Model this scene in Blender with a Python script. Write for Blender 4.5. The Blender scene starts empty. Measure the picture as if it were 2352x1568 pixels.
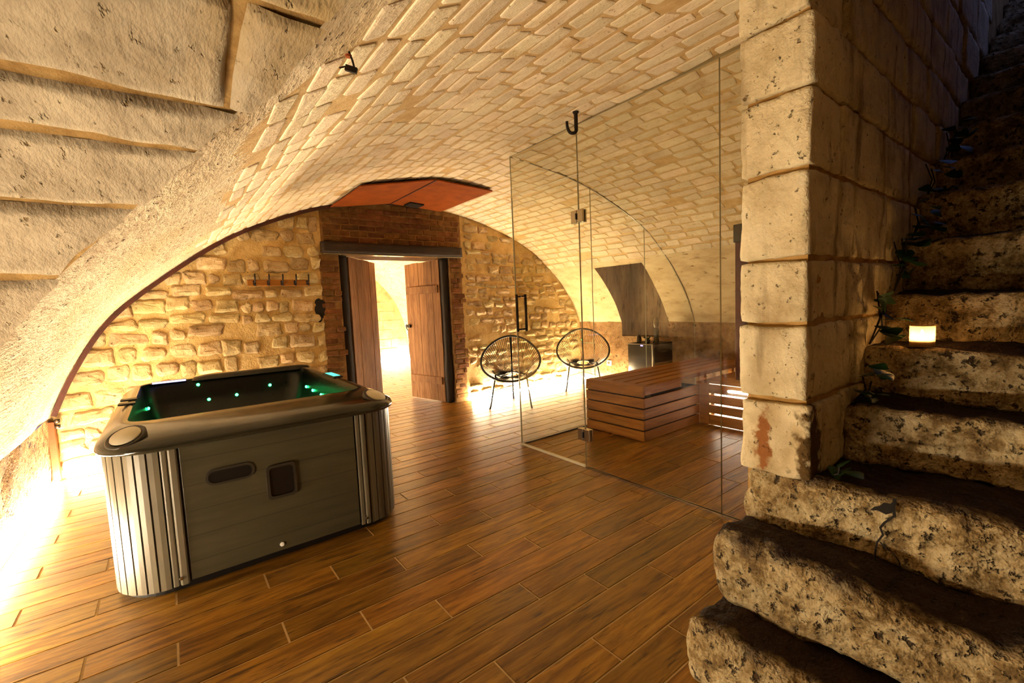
import bpy, bmesh, math, random
from mathutils import Vector, Matrix, noise
import numpy as np

random.seed(7)
SC = bpy.context.scene
COL = SC.collection

# ------------------------------------------------------------------ camera, world, exposure
YAW, PITCH, ROLL, FPX = math.radians(37.299), math.radians(-4.726), math.radians(-2.501), 1031.9
CAM = Vector((0, 0, 1.30))
fwd = Vector((math.sin(YAW)*math.cos(PITCH), math.cos(YAW)*math.cos(PITCH), math.sin(PITCH)))
r0 = Vector((math.cos(YAW), -math.sin(YAW), 0)); u0v = r0.cross(fwd)
RGT = math.cos(ROLL)*r0 + math.sin(ROLL)*u0v
UPV = -math.sin(ROLL)*r0 + math.cos(ROLL)*u0v
cd = bpy.data.cameras.new('camera'); cam = bpy.data.objects.new('camera', cd); COL.objects.link(cam)
m3 = Matrix((RGT, UPV, -fwd)).transposed()
cam.matrix_world = Matrix.Translation(CAM) @ m3.to_4x4()
cd.sensor_width = 36; cd.lens = FPX/2352*36; cd.clip_start = 0.02
SC.camera = cam
SC.view_settings.view_transform = 'Standard'; SC.view_settings.look = 'None'
SC.view_settings.gamma = 1.0; SC.view_settings.use_curve_mapping = False
SC.view_settings.exposure = 0.86
SC.cycles.max_bounces = 6; SC.cycles.diffuse_bounces = 3; SC.cycles.glossy_bounces = 3; SC.cycles.transparent_max_bounces = 12
SC.cycles.caustics_reflective = False; SC.cycles.caustics_refractive = False
SC.cycles.sample_clamp_indirect = 6.0; SC.cycles.adaptive_threshold = 0.05
W = bpy.data.worlds.new('night_sky'); SC.world = W; W.use_nodes = True
W.node_tree.nodes['Background'].inputs[0].default_value = (0.16, 0.22, 0.62, 1)
W.node_tree.nodes['Background'].inputs[1].default_value = 0.45

LED = (1.0, 0.82, 0.56)          # warm white LED tape
LED_WALL, LED_ALC_FILL, LED_ROOM2, LED_BENCH = 300.0, 350.0, 260.0, 12.0

def proj(p):
    v = Vector(p) - CAM; w = v.dot(fwd)
    if w < 0.05: return None
    return 1176 + FPX*v.dot(RGT)/w, 784 - FPX*v.dot(UPV)/w

# ------------------------------------------------------------------ materials
def srgb(h):
    h = h.lstrip('#'); o = []
    for i in (0, 2, 4):
        c = int(h[i:i+2], 16)/255
        o.append(c/12.92 if c <= .04045 else ((c+.055)/1.055)**2.4)
    return (*o, 1)

def new_mat(name):
    m = bpy.data.materials.new(name); m.use_nodes = True
    nt = m.node_tree; b = nt.nodes['Principled BSDF']
    return m, nt, b

def link(nt, a, b): nt.links.new(a, b)

def rnd_node(nt):
    oi = nt.nodes.new('ShaderNodeObjectInfo'); ge = nt.nodes.new('ShaderNodeNewGeometry')
    ad = nt.nodes.new('ShaderNodeMath'); ad.operation = 'ADD'
    link(nt, oi.outputs['Random'], ad.inputs[0]); link(nt, ge.outputs['Random Per Island'], ad.inputs[1])
    fr = nt.nodes.new('ShaderNodeMath'); fr.operation = 'FRACT'; link(nt, ad.outputs[0], fr.inputs[0])
    return fr.outputs[0]

def M(name, ramp, scale=6, detail=5, rough=.85, bump=.3, bscale=40, bdist=.01, var=0.0, metal=0, spec=.35,
      stretch=(1, 1, 1), pits=None, pale=None, hue=0.0, shift=False, nrough=.6, distort=0.0, seams=None, streak=None, blobs=(), soil_shade=None):
    m, nt, b = new_mat(name); N = nt.nodes
    tc = N.new('ShaderNodeTexCoord'); co = tc.outputs['Object']
    if shift:
        r = rnd_node(nt); mu = N.new('ShaderNodeMath'); mu.operation = 'MULTIPLY'; mu.inputs[1].default_value = 37.0
        link(nt, r, mu.inputs[0]); va = N.new('ShaderNodeVectorMath'); va.operation = 'ADD'
        link(nt, co, va.inputs[0]); link(nt, mu.outputs[0], va.inputs[1]); co = va.outputs[0]
    mp = N.new('ShaderNodeMapping'); mp.inputs['Scale'].default_value = stretch; link(nt, co, mp.inputs['Vector'])
    n1 = N.new('ShaderNodeTexNoise'); n1.inputs['Scale'].default_value = scale; n1.inputs['Detail'].default_value = detail
    n1.inputs['Roughness'].default_value = nrough; n1.inputs['Distortion'].default_value = distort
    link(nt, mp.outputs[0], n1.inputs['Vector'])
    cr = N.new('ShaderNodeValToRGB'); el = cr.color_ramp.elements
    while len(el) < len(ramp): el.new(.5)
    for e, (p, c) in zip(el, ramp): e.position = p; e.color = srgb(c) if isinstance(c, str) else c
    link(nt, n1.outputs['Fac'], cr.inputs[0]); col = cr.outputs[0]
    hgt = None
    if pale:   # large soft patches of another colour: (scale, lo, hi, colour)
        n3 = N.new('ShaderNodeTexNoise'); n3.inputs['Scale'].default_value = pale[0]; n3.inputs['Detail'].default_value = 3
        link(nt, mp.outputs[0], n3.inputs['Vector'])
        mr = N.new('ShaderNodeMapRange'); mr.inputs[1].default_value = pale[1]; mr.inputs[2].default_value = pale[2]
        link(nt, n3.outputs['Fac'], mr.inputs[0])
        mx = N.new('ShaderNodeMix'); mx.data_type = 'RGBA'; link(nt, mr.outputs[0], mx.inputs[0])
        link(nt, col, mx.inputs[6]); mx.inputs[7].default_value = srgb(pale[3]); col = mx.outputs[2]
    n2 = N.new('ShaderNodeTexNoise'); n2.inputs['Scale'].default_value = bscale; n2.inputs['Detail'].default_value = 3
    n2.inputs['Roughness'].default_value = .65
    link(nt, mp.outputs[0], n2.inputs['Vector']); hgt = n2.outputs['Fac']
    if pits:   # dark specks: (scale, lo, hi, colour, depth)
        n4 = N.new('ShaderNodeTexNoise'); n4.inputs['Scale'].default_value = pits[0]; n4.inputs['Detail'].default_value = 3
        n4.inputs['Roughness'].default_value = .7
        link(nt, mp.outputs[0], n4.inputs['Vector'])
        mr = N.new('ShaderNodeMapRange'); mr.inputs[1].default_value = pits[1]; mr.inputs[2].default_value = pits[2]
        link(nt, n4.outputs['Fac'], mr.inputs[0])
        mx = N.new('ShaderNodeMix'); mx.data_type = 'RGBA'; link(nt, mr.outputs[0], mx.inputs[0])
        link(nt, col, mx.inputs[6]); mx.inputs[7].default_value = srgb(pits[3]); col = mx.outputs[2]
        sb = N.new('ShaderNodeMath'); sb.operation = 'MULTIPLY_ADD'; sb.inputs[1].default_value = -pits[4]
        link(nt, mr.outputs[0], sb.inputs[0]); link(nt, hgt, sb.inputs[2]); hgt = sb.outputs[0]
    if seams:  # thin lines every d along axis: (axis, d, colour, width)
        sx = N.new('ShaderNodeSeparateXYZ'); link(nt, tc.outputs['Object'], sx.inputs[0])
        a = N.new('ShaderNodeMath'); a.operation = 'DIVIDE'; a.inputs[1].default_value = seams[1]
        link(nt, sx.outputs[seams[0]], a.inputs[0])
        f = N.new('ShaderNodeMath'); f.operation = 'FRACT'; link(nt, a.outputs[0], f.inputs[0])
        l = N.new('ShaderNodeMath'); l.operation = 'LESS_THAN'; l.inputs[1].default_value = seams[3]
        link(nt, f.outputs[0], l.inputs[0])
        mx = N.new('ShaderNodeMix'); mx.data_type = 'RGBA'; link(nt, l.outputs[0], mx.inputs[0])
        link(nt, col, mx.inputs[6]); mx.inputs[7].default_value = srgb(seams[2]); col = mx.outputs[2]
    def mixin(fac, colour):
        nonlocal col
        mx = N.new('ShaderNodeMix'); mx.data_type = 'RGBA'; link(nt, fac, mx.inputs[0])
        link(nt, col, mx.inputs[6]); mx.inputs[7].default_value = srgb(colour); col = mx.outputs[2]
    if streak:   # vertical run marks: (lo, hi, colour, strength)
        m5 = N.new('ShaderNodeMapping'); m5.inputs['Scale'].default_value = (7, 7, .8); link(nt, tc.outputs['Object'], m5.inputs['Vector'])
        n5 = N.new('ShaderNodeTexNoise'); n5.inputs['Scale'].default_value = 2.0; n5.inputs['Detail'].default_value = 4; link(nt, m5.outputs[0], n5.inputs['Vector'])
        r5 = N.new('ShaderNodeMapRange'); r5.inputs[1].default_value = streak[0]; r5.inputs[2].default_value = streak[1]; r5.inputs[4].default_value = streak[3]
        link(nt, n5.outputs['Fac'], r5.inputs[0]); mixin(r5.outputs[0], streak[2])
    for bc, br, bcol in blobs:   # a stain with its own place and ragged shape
        va = N.new('ShaderNodeVectorMath'); va.operation = 'SUBTRACT'; va.inputs[1].default_value = bc; link(nt, tc.outputs['Object'], va.inputs[0])
        vd = N.new('ShaderNodeVectorMath'); vd.operation = 'DIVIDE'; vd.inputs[1].default_value = br; link(nt, va.outputs[0], vd.inputs[0])
        vl = N.new('ShaderNodeVectorMath'); vl.operation = 'LENGTH'; link(nt, vd.outputs[0], vl.inputs[0])
        nb = N.new('ShaderNodeTexNoise'); nb.inputs['Scale'].default_value = 26; nb.inputs['Detail'].default_value = 4; link(nt, tc.outputs['Object'], nb.inputs['Vector'])
        ma = N.new('ShaderNodeMath'); ma.operation = 'MULTIPLY_ADD'; ma.inputs[1].default_value = 2.4; link(nt, nb.outputs['Fac'], ma.inputs[0]); link(nt, vl.outputs['Value'], ma.inputs[2])
        rb = N.new('ShaderNodeMapRange'); rb.inputs[1].default_value = 2.35; rb.inputs[2].default_value = 1.95; link(nt, ma.outputs[0], rb.inputs[0]); mixin(rb.outputs[0], bcol)
    if soil_shade:   # soil and painted shade mixed in where the mesh attribute says so
        at = N.new('ShaderNodeAttribute'); at.attribute_name = 'soil_shade'
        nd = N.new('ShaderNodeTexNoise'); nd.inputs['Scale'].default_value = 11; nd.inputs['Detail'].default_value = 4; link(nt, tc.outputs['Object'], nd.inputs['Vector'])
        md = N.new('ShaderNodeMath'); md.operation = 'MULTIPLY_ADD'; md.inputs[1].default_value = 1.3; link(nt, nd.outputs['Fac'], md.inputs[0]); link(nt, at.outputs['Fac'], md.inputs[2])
        rd = N.new('ShaderNodeMapRange'); rd.inputs[1].default_value = .95; rd.inputs[2].default_value = 1.45; link(nt, md.outputs[0], rd.inputs[0]); mixin(rd.outputs[0], soil_shade)
    if var or hue:
        r = rnd_node(nt); hs = N.new('ShaderNodeHueSaturation')
        mr = N.new('ShaderNodeMapRange'); mr.inputs[3].default_value = 1-var; mr.inputs[4].default_value = 1+var*.7
        link(nt, r, mr.inputs[0]); link(nt, mr.outputs[0], hs.inputs['Value'])
        if hue:
            m2 = N.new('ShaderNodeMath'); m2.operation = 'MULTIPLY'; m2.inputs[1].default_value = 7.13; link(nt, r, m2.inputs[0])
            f2 = N.new('ShaderNodeMath'); f2.operation = 'FRACT'; link(nt, m2.outputs[0], f2.inputs[0])
            m3_ = N.new('ShaderNodeMapRange'); m3_.inputs[3].default_value = .5-hue; m3_.inputs[4].default_value = .5+hue
            link(nt, f2.outputs[0], m3_.inputs[0]); link(nt, m3_.outputs[0], hs.inputs['Hue'])
        link(nt, col, hs.inputs['Color']); col = hs.outputs[0]
    link(nt, col, b.inputs['Base Color'])
    b.inputs['Roughness'].default_value = rough; b.inputs['Metallic'].default_value = metal
    b.inputs['Specular IOR Level'].default_value = spec
    if bump:
        bp = N.new('ShaderNodeBump'); bp.inputs['Strength'].default_value = bump; bp.inputs['Distance'].default_value = bdist
        link(nt, hgt, bp.inputs['Height']); link(nt, bp.outputs[0], b.inputs['Normal'])
    return m

def P(name, color, rough=.5, metal=0, spec=.5, coat=0):
    m, nt, b = new_mat(name)
    n1 = nt.nodes.new('ShaderNodeTexNoise'); n1.inputs['Scale'].default_value = 30
    mr = nt.nodes.new('ShaderNodeMapRange'); mr.inputs[3].default_value = max(0, rough-.06); mr.inputs[4].default_value = min(1, rough+.06)
    link(nt, n1.outputs['Fac'], mr.inputs[0]); link(nt, mr.outputs[0], b.inputs['Roughness'])
    b.inputs['Base Color'].default_value = srgb(color); b.inputs['Metallic'].default_value = metal
    b.inputs['Specular IOR Level'].default_value = spec; b.inputs['Coat Weight'].default_value = coat
    return m

def E(name, color, strength):
    m, nt, b = new_mat(name); nt.nodes.remove(b)
    e = nt.nodes.new('ShaderNodeEmission'); e.inputs[0].default_value = color if len(color) == 4 else (*color, 1)
    e.inputs[1].default_value = strength
    link(nt, e.outputs[0], nt.nodes['Material Output'].inputs[0]); return m

def glass(name, tint, refl=1.45):
    m, nt, b = new_mat(name); nt.nodes.remove(b)
    t = nt.nodes.new('ShaderNodeBsdfTransparent'); t.inputs[0].default_value = tint
    g = nt.nodes.new('ShaderNodeBsdfGlossy'); g.inputs['Roughness'].default_value = 0.02
    f = nt.nodes.new('ShaderNodeFresnel'); f.inputs[0].default_value = refl
    ge = nt.nodes.new('ShaderNodeNewGeometry'); mr = nt.nodes.new('ShaderNodeMapRange')   # thin sheet: same reflectance from both faces
    mr.inputs[3].default_value = refl; mr.inputs[4].default_value = 1/refl
    link(nt, ge.outputs['Backfacing'], mr.inputs[0]); link(nt, mr.outputs[0], f.inputs[0])
    mx = nt.nodes.new('ShaderNodeMixShader'); link(nt, f.outputs[0], mx.inputs[0])
    link(nt, t.outputs[0], mx.inputs[1]); link(nt, g.outputs[0], mx.inputs[2])
    link(nt, mx.outputs[0], nt.nodes['Material Output'].inputs[0]); return m

MT = {}
MT['brick'] = M('vault_brick', [(.25, '#cdb896'), (.6, '#e0cfb0'), (.85, '#e8dac0')], scale=9, rough=.9, bump=.7, bscale=45,
                bdist=.008, var=.13, hue=.008, pits=(40, .62, .74, '#a98a5c', .5), pale=(5, .58, .76, '#c2a578'))
MT['joint'] = M('vault_mortar', [(.3, '#b08f5e'), (.55, '#c5a573'), (.8, '#d2b78a')], scale=14, rough=.95, bump=.5, bscale=55, bdist=.006)
MT['plaster'] = M('lime_plaster', [(.25, '#ab9474'), (.5, '#cbb898'), (.75, '#dccaac')], scale=7, detail=6, rough=.92, bump=.9, bscale=30, bdist=.014,
                  stretch=(1, .5, 1.6), pits=(30, .60, .70, '#5f4828', 1.4), pale=(2.2, .5, .7, '#c0a880'), nrough=.7)
MT['joint_pale'] = M('vault_mortar_pale', [(.3, '#b3945f'), (.55, '#c9ab76'), (.8, '#d6bd8e')], scale=14, rough=.95, bump=.5, bscale=55, bdist=.006)
MT['plaster_fine'] = M('sandy_plaster', [(.25, '#ad936a'), (.5, '#cbb48a'), (.75, '#d8c49e')], scale=9, detail=6, rough=.93, bump=.7, bscale=34, bdist=.01,
                       stretch=(1, .5, 1.4), pits=(20, .62, .72, '#8a6c3c', 1.0))
MT['ashlar'] = M('big_limestone', [(.25, '#7d6e56'), (.5, '#9f9078'), (.75, '#b2a48a')], scale=6, detail=6, rough=.92, bump=.6, bscale=30, bdist=.012, var=.06,
                 pits=(28, .63, .74, '#6a5634', 1.0), stretch=(1.6, .7, 1), nrough=.7, pale=(2.0, .55, .75, '#9c8458'))
MT['ashlar_joint'] = M('limestone_mortar', [(.3, '#7c5c2c'), (.7, '#a98a55')], scale=12, rough=.95, bump=.5, bscale=40)
MT['rubble'] = M('rubble_stone', [(.2, '#8a724a'), (.45, '#b59b6c'), (.7, '#cdb68a')], scale=10, rough=.9, bump=.6, bscale=45, bdist=.012,
                 var=.27, hue=.012, pits=(34, .62, .74, '#5e4220', 1.0), shift=True)
MT['rubble_mortar'] = M('rubble_mortar', [(.25, '#ae8c50'), (.55, '#d2b276'), (.8, '#e2c890')], scale=8, rough=.95, bump=.7, bscale=30, bdist=.02,
                        pits=(18, .66, .76, '#74521f', 1.0))
MT['wall_brick'] = M('old_red_brick', [(.2, '#4e3014'), (.5, '#704822'), (.8, '#90693e')], scale=14, rough=.92, bump=.5, bscale=60, var=.35, hue=.012, shift=True)
MT['brick_mortar'] = M('brick_mortar', [(.3, '#6d4a24'), (.7, '#9c7746')], scale=14, rough=.95, bump=.5, bscale=50)
MT['pillar'] = M('pillar_limestone', [(.2, '#ad966c'), (.5, '#decca4'), (.8, '#ecdebc')], scale=6, detail=6, rough=.92, bump=.9, bscale=34, bdist=.012, var=.04,
                 pits=(36, .635, .74, '#7a6038', 1.3), pale=(3.4, .58, .78, '#9a7f52'), streak=(.54, .76, '#66491f', .8), nrough=.7,
                 blobs=(((1.70, .735, .76), (.2, .03, .10), '#8f5a2c'), ((1.74, .585, .72), (.06, .06, .22), '#5a431e')))
MT['pillar_joint'] = M('pillar_mortar', [(.3, '#8f6a34'), (.7, '#c39c5e')], scale=10, rough=.95, bump=.5, bscale=40)
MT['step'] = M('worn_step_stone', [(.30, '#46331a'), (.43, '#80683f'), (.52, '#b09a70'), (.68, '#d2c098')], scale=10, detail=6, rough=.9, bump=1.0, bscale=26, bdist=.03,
               var=.06, pits=(34, .585, .70, '#463018', 1.2), nrough=.74, pale=(2.6, .55, .8, '#6d5632'), soil_shade='#2c1a0c')
MT['tread'] = M('soil_shade_tread', [(.25, '#2a180c'), (.5, '#4a2d16'), (.75, '#6b4a28')], scale=6, detail=5, rough=.9, bump=.8, bscale=26, bdist=.015)  # unused dark tread tone: soil together with painted shade
MT['plank'] = M('wood_look_tile', [(.25, '#4a320c'), (.42, '#80591a'), (.58, '#a87d2c'), (.8, '#c8a04c')], scale=3.2, detail=6, rough=.30, bump=.12, bscale=16,
                bdist=.003, var=.32, hue=.008, stretch=(1, 9, 1), shift=True, spec=.6, nrough=.66, pits=(5, .56, .72, '#3c220a', .2), distort=.6)
MT['grout'] = M('pale_grout', [(.3, '#d2b88c'), (.7, '#e6cfa4')], scale=20, rough=.9, bump=.2)
MT['oldwood'] = M('old_door_wood', [(.2, '#5c3a1c'), (.5, '#966a40'), (.8, '#b88a58')], scale=4, rough=.75, bump=.4, bscale=14, bdist=.006, var=.18,
                  stretch=(7, 7, .8), shift=True, distort=.8)
MT['darkwood'] = M('dark_oak', [(.2, '#1d130a'), (.6, '#38281a'), (.9, '#4a3826')], scale=5, rough=.7, bump=.5, bscale=16, stretch=(.8, 6, 6))
MT['postwood'] = M('black_oak_post', [(.2, '#0f0a06'), (.8, '#2c1e12')], scale=5, rough=.75, bump=.4, bscale=16, stretch=(6, 6, .8))
MT['cedar'] = M('red_cedar', [(.2, '#744614'), (.5, '#a0651f'), (.85, '#bb8035')], scale=4, rough=.55, bump=.15, bscale=18, bdist=.003, var=.14,
                stretch=(.7, 7, 7), shift=True, distort=.6)
MT['cedar_y'] = M('red_cedar_side', [(.2, '#744614'), (.5, '#a0651f'), (.85, '#bb8035')], scale=4, rough=.55, bump=.15, bscale=18, bdist=.003, var=.14,
                  stretch=(7, .7, 7), shift=True, distort=.6)
MT['copper'] = M('rust_red_steel', [(.2, '#5e2a08'), (.5, '#78380a'), (.85, '#88440d')], scale=6, rough=.75, bump=.1, bscale=60, spec=.12)
MT['post'] = M('rust_post', [(.2, '#62300c'), (.8, '#8a4c1c')], scale=8, rough=.6, bump=.2)
MT['band'] = M('rust_brown_band', [(.2, '#2c1006'), (.6, '#431a0a'), (.9, '#562410')], scale=10, rough=.6, bump=.3, bscale=60)
MT['iron'] = M('black_iron', [(.3, '#120c08'), (.7, '#2a1d14')], scale=20, rough=.6, bump=.3, bscale=60, metal=.4)
MT['tub'] = M('tub_grey_panel', [(.3, '#393526'), (.7, '#474231')], scale=3, rough=.36, bump=.12, bscale=30, bdist=.003, stretch=(1, 1, 10), spec=.5,
              seams=(2, .125, '#2c271e', .03))
MT['tubslat'] = M('tub_grey_slat', [(.3, '#544d3e'), (.7, '#665e4d')], scale=3, rough=.38, bump=.1, bscale=30, bdist=.003, stretch=(10, 10, 1), spec=.5)
MT['rim'] = M('tub_acrylic_rim', [(.3, '#1e1c14'), (.7, '#2a271c')], scale=2.5, rough=.15, bump=0, spec=.6)
MT['basin'] = P('tub_dark_shell', '#040605', .3, spec=.3)
MT['black'] = P('black_plastic', '#0c0b0a', .35)
MT['dgrey'] = P('dark_grey_plastic', '#2a251d', .4)
MT['speaker'] = P('grey_speaker_mesh', '#d8cfb8', .45)
MT['chrome'] = P('brushed_steel', '#b8ad9a', .22, metal=1)
MT['white'] = P('white_plastic', '#e6e2da', .5)
MT['cord'] = P('black_pvc_cord', '#15120f', .45)
MT['leg'] = P('dark_steel_rod', '#1c1814', .4, metal=.3)
MT['glass'] = glass('clear_glass', (.94, .935, .89, 1))
MT['glassedge'] = P('polished_glass_edge', '#a9a184', .25)
MT['leaf'] = M('ivy_leaf', [(.3, '#16301a'), (.7, '#2c4f22')], scale=14, rough=.4, bump=.2, var=.3, shift=True)
MT['stem'] = P('ivy_stem', '#241a10', .8)
MT['led'] = E('led_diffuser', (*LED, 1), LED_WALL)
MT['led_soft'] = E('led_diffuser_dim', (*LED, 1), LED_WALL*.4)
MT['led_alc_fill'] = E('led_fill_alcove', (*LED, 1), LED_ALC_FILL)
MT['led2'] = E('led_diffuser_far_room', (*LED, 1), LED_ROOM2)
MT['led_bench'] = E('led_diffuser_bench', (1, .85, .7, 1), LED_BENCH)
MT['green'] = E('green_spa_led', (.02, 1, .20, 1), 20)
MT['screen'] = E('green_screen', (.08, .9, .55, 1), 1.6)
MT['violet'] = E('violet_white_light', (.55, .5, 1, 1), 1.6)
MT['water'] = P('dark_water', '#07140e', .06, spec=.5)

# ------------------------------------------------------------------ mesh helpers
def tag(o, label=None, cat=None, group=None, kind=None):
    if label: o['label'] = label
    if cat: o['category'] = cat
    if group: o['group'] = group
    if kind: o['kind'] = kind
    return o

WLOC = {}
def empty(name, loc, label, cat, group=None, kind=None):
    o = bpy.data.objects.new(name, None); COL.objects.link(o); o.location = loc; o.empty_display_size = .1
    WLOC[o.name] = Vector(loc); return tag(o, label, cat, group, kind)

def mkobj(name, verts, faces, mats, parent=None, smooth=False, midx=None, origin=None):
    if parent is not None: org = WLOC[parent.name]
    else: org = Vector(origin) if origin is not None else Vector((0, 0, 0))
    me = bpy.data.meshes.new(name)
    me.from_pydata([tuple(Vector(v)-org) for v in verts], [], faces)
    for m in (mats if isinstance(mats, (list, tuple)) else [mats]): me.materials.append(MT[m] if isinstance(m, str) else m)
    if midx: me.polygons.foreach_set('material_index', midx)
    if smooth: me.polygons.foreach_set('use_smooth', [True]*len(me.polygons))
    me.update()
    o = bpy.data.objects.new(name, me); COL.objects.link(o)
    if parent is not None: o.parent = parent
    else: o.location = org
    WLOC[o.name] = org
    return o

class MB:
    def __init__(s): s.v = []; s.f = []; s.mi = []
    def add(s, vs, fs, mi=0):
        n = len(s.v); s.v += [tuple(v) for v in vs]; s.f += [tuple(i+n for i in f) for f in fs]; s.mi += [mi]*len(fs); return s
    def box(s, x0, x1, y0, y1, z0, z1, mi=0):
        return s.add([(x0,y0,z0),(x1,y0,z0),(x1,y1,z0),(x0,y1,z0),(x0,y0,z1),(x1,y0,z1),(x1,y1,z1),(x0,y1,z1)],
                     [(0,3,2,1),(4,5,6,7),(0,1,5,4),(1,2,6,5),(2,3,7,6),(3,0,4,7)], mi)
    def bbox(s, x0, x1, y0, y1, z0, z1, b=.004, mi=0):
        # box with chamfered edges: three nested shells
        X=(x0,x0+b,x1-b,x1); Y=(y0,y0+b,y1-b,y1); Z=(z0,z0+b,z1-b,z1)
        bm = bmesh.new(); bmesh.ops.create_cube(bm, size=1)
        for v in bm.verts: v.co = ((x0+x1)/2+v.co.x*(x1-x0), (y0+y1)/2+v.co.y*(y1-y0), (z0+z1)/2+v.co.z*(z1-z0))
        bmesh.ops.bevel(bm, geom=bm.edges[:], offset=min(b, .45*min(x1-x0, y1-y0, z1-z0)), segments=2, profile=.5, affect='EDGES')
        bm.verts.index_update()
        s.add([v.co[:] for v in bm.verts], [[v.index for v in f.verts] for f in bm.faces], mi); bm.free(); return s
    def obox(s, p, ax, ay, az, hx, hy, hz, mi=0):
        p, ax, ay, az = map(Vector, (p, ax, ay, az)); vs = []
        for k in (-1, 1):
            for j, i in ((-1,-1),(-1,1),(1,1),(1,-1)): vs.append(p+ax*hx*i+ay*hy*j+az*hz*k)
        return s.add(vs, [(0,3,2,1),(4,5,6,7),(0,1,5,4),(1,2,6,5),(2,3,7,6),(3,0,4,7)], mi)
    def tube(s, pts, r, n=8, closed=False, mi=0, rf=None):
        pts = [Vector(p) for p in pts]; m = len(pts); vs = []; prev = None
        for i, p in enumerate(pts):
            a = pts[(i-1) % m] if closed or i > 0 else p; b = pts[(i+1) % m] if closed or i < m-1 else p
            t = (b-a).normalized()
            if prev is None:
                x = t.orthogonal().normalized()
            else:
                x = (prev - t*prev.dot(t)).normalized()
            prev = x; y = t.cross(x); rr = r*(rf(i/(m-1)) if rf else 1)
            for k in range(n):
                an = 2*math.pi*k/n; vs.append(p+x*math.cos(an)*rr+y*math.sin(an)*rr)
        fs = []
        for i in range(m if closed else m-1):
            j = (i+1) % m
            for k in range(n): fs.append((i*n+k, i*n+(k+1) % n, j*n+(k+1) % n, j*n+k))
        if not closed: fs += [tuple(range(n-1, -1, -1)), tuple((m-1)*n+k for k in range(n))]
        return s.add(vs, fs, mi)
    def loft(s, rings, cap0=False, cap1=False, mi=0):
        n = len(rings[0]); vs = [v for r in rings for v in r]; fs = []
        for i in range(len(rings)-1):
            for k in range(n): fs.append((i*n+k, i*n+(k+1) % n, (i+1)*n+(k+1) % n, (i+1)*n+k))
        if cap0: fs.append(tuple(range(n-1, -1, -1)))
        if cap1: fs.append(tuple((len(rings)-1)*n+k for k in range(n)))
        return s.add(vs, fs, mi)
    def lathe(s, prof, c, n=24, mi=0, axis=None):
        ax = Vector(axis or (0, 0, 1)).normalized(); x = ax.orthogonal().normalized(); y = ax.cross(x); c = Vector(c)
        rings = [[c+ax*z+(x*math.cos(2*math.pi*k/n)+y*math.sin(2*math.pi*k/n))*r for k in range(n)] for r, z in prof]
        return s.loft(rings, True, True, mi)
    def build(s, name, mats, parent=None, smooth=False, origin=None):
        return mkobj(name, s.v, s.f, mats, parent, smooth, s.mi, origin)

def rrect(x0, x1, y0, y1, r, z, n=6):
    out = []
    for cx, cy, a0 in ((x1-r, y1-r, 0), (x0+r, y1-r, 90), (x0+r, y0+r, 180), (x1-r, y0+r, 270)):
        for k in range(n+1):
            a = math.radians(a0+90*k/n); out.append(Vector((cx+r*math.cos(a), cy+r*math.sin(a), z)))
    return out

def nz(p, s=1.0, o=0.0): return noise.noise(Vector((p[0]*s+o, p[1]*s+o*1.7, p[2]*s-o)))

def rough_block(x0, x1, y0, y1, z0, z1, res=.04, rad=.03, amp=.008, seed=0.0, big=.01, skip=()):
    """stone block: rounded box with uneven faces"""
    nx, ny, nz_ = [max(2, int(math.ceil((b-a)/res))) for a, b in ((x0, x1), (y0, y1), (z0, z1))]
    idx = {}; vs = []; fs = []
    c = Vector(((x0+x1)/2, (y0+y1)/2, (z0+z1)/2)); h = Vector(((x1-x0)/2, (y1-y0)/2, (z1-z0)/2))
    rad = min(rad, .45*min(h)*2*.5)
    def vert(i, j, k):
        key = (i, j, k)
        if key in idx: return idx[key]
        q = Vector(((i/nx*2-1)*h.x, (j/ny*2-1)*h.y, (k/nz_*2-1)*h.z))
        inn = Vector([max(-(h[a]-rad), min(h[a]-rad, q[a])) for a in range(3)])
        d = q-inn
        if d.length > 1e-9: q = inn + d.normalized()*min(d.length, rad) if sum(abs(x) > 1e-9 for x in d) > 1 else q
        w = c+q; nrm = d.normalized() if d.length > 1e-9 else q.normalized()
        w = w + nrm*(amp*nz(w, 14, seed)+.5*amp*nz(w, 31, seed+3)+big*nz(w, 3.3, seed+7)-amp*.5)
        idx[key] = len(vs); vs.append(w); return idx[key]
    def face(f, a, b):
        for i in range(a):
            for j in range(b): fs.append((f(i, j), f(i+1, j), f(i+1, j+1), f(i, j+1)))
    if 'z0' not in skip: face(lambda i, j: vert(j, i, 0), ny, nx)
    if 'z1' not in skip: face(lambda i, j: vert(i, j, nz_), nx, ny)
    if 'y0' not in skip: face(lambda i, j: vert(i, 0, j), nx, nz_)
    if 'y1' not in skip: face(lambda i, j: vert(j, ny, i), nz_, nx)
    if 'x0' not in skip: face(lambda i, j: vert(0, j, i), nz_, ny) if False else face(lambda i, j: vert(0, i, j)[::1] if False else vert(0, ny-i, j), ny, nz_)
    if 'x1' not in skip: face(lambda i, j: vert(nx, i, j), ny, nz_)
    return vs, fs

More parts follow.
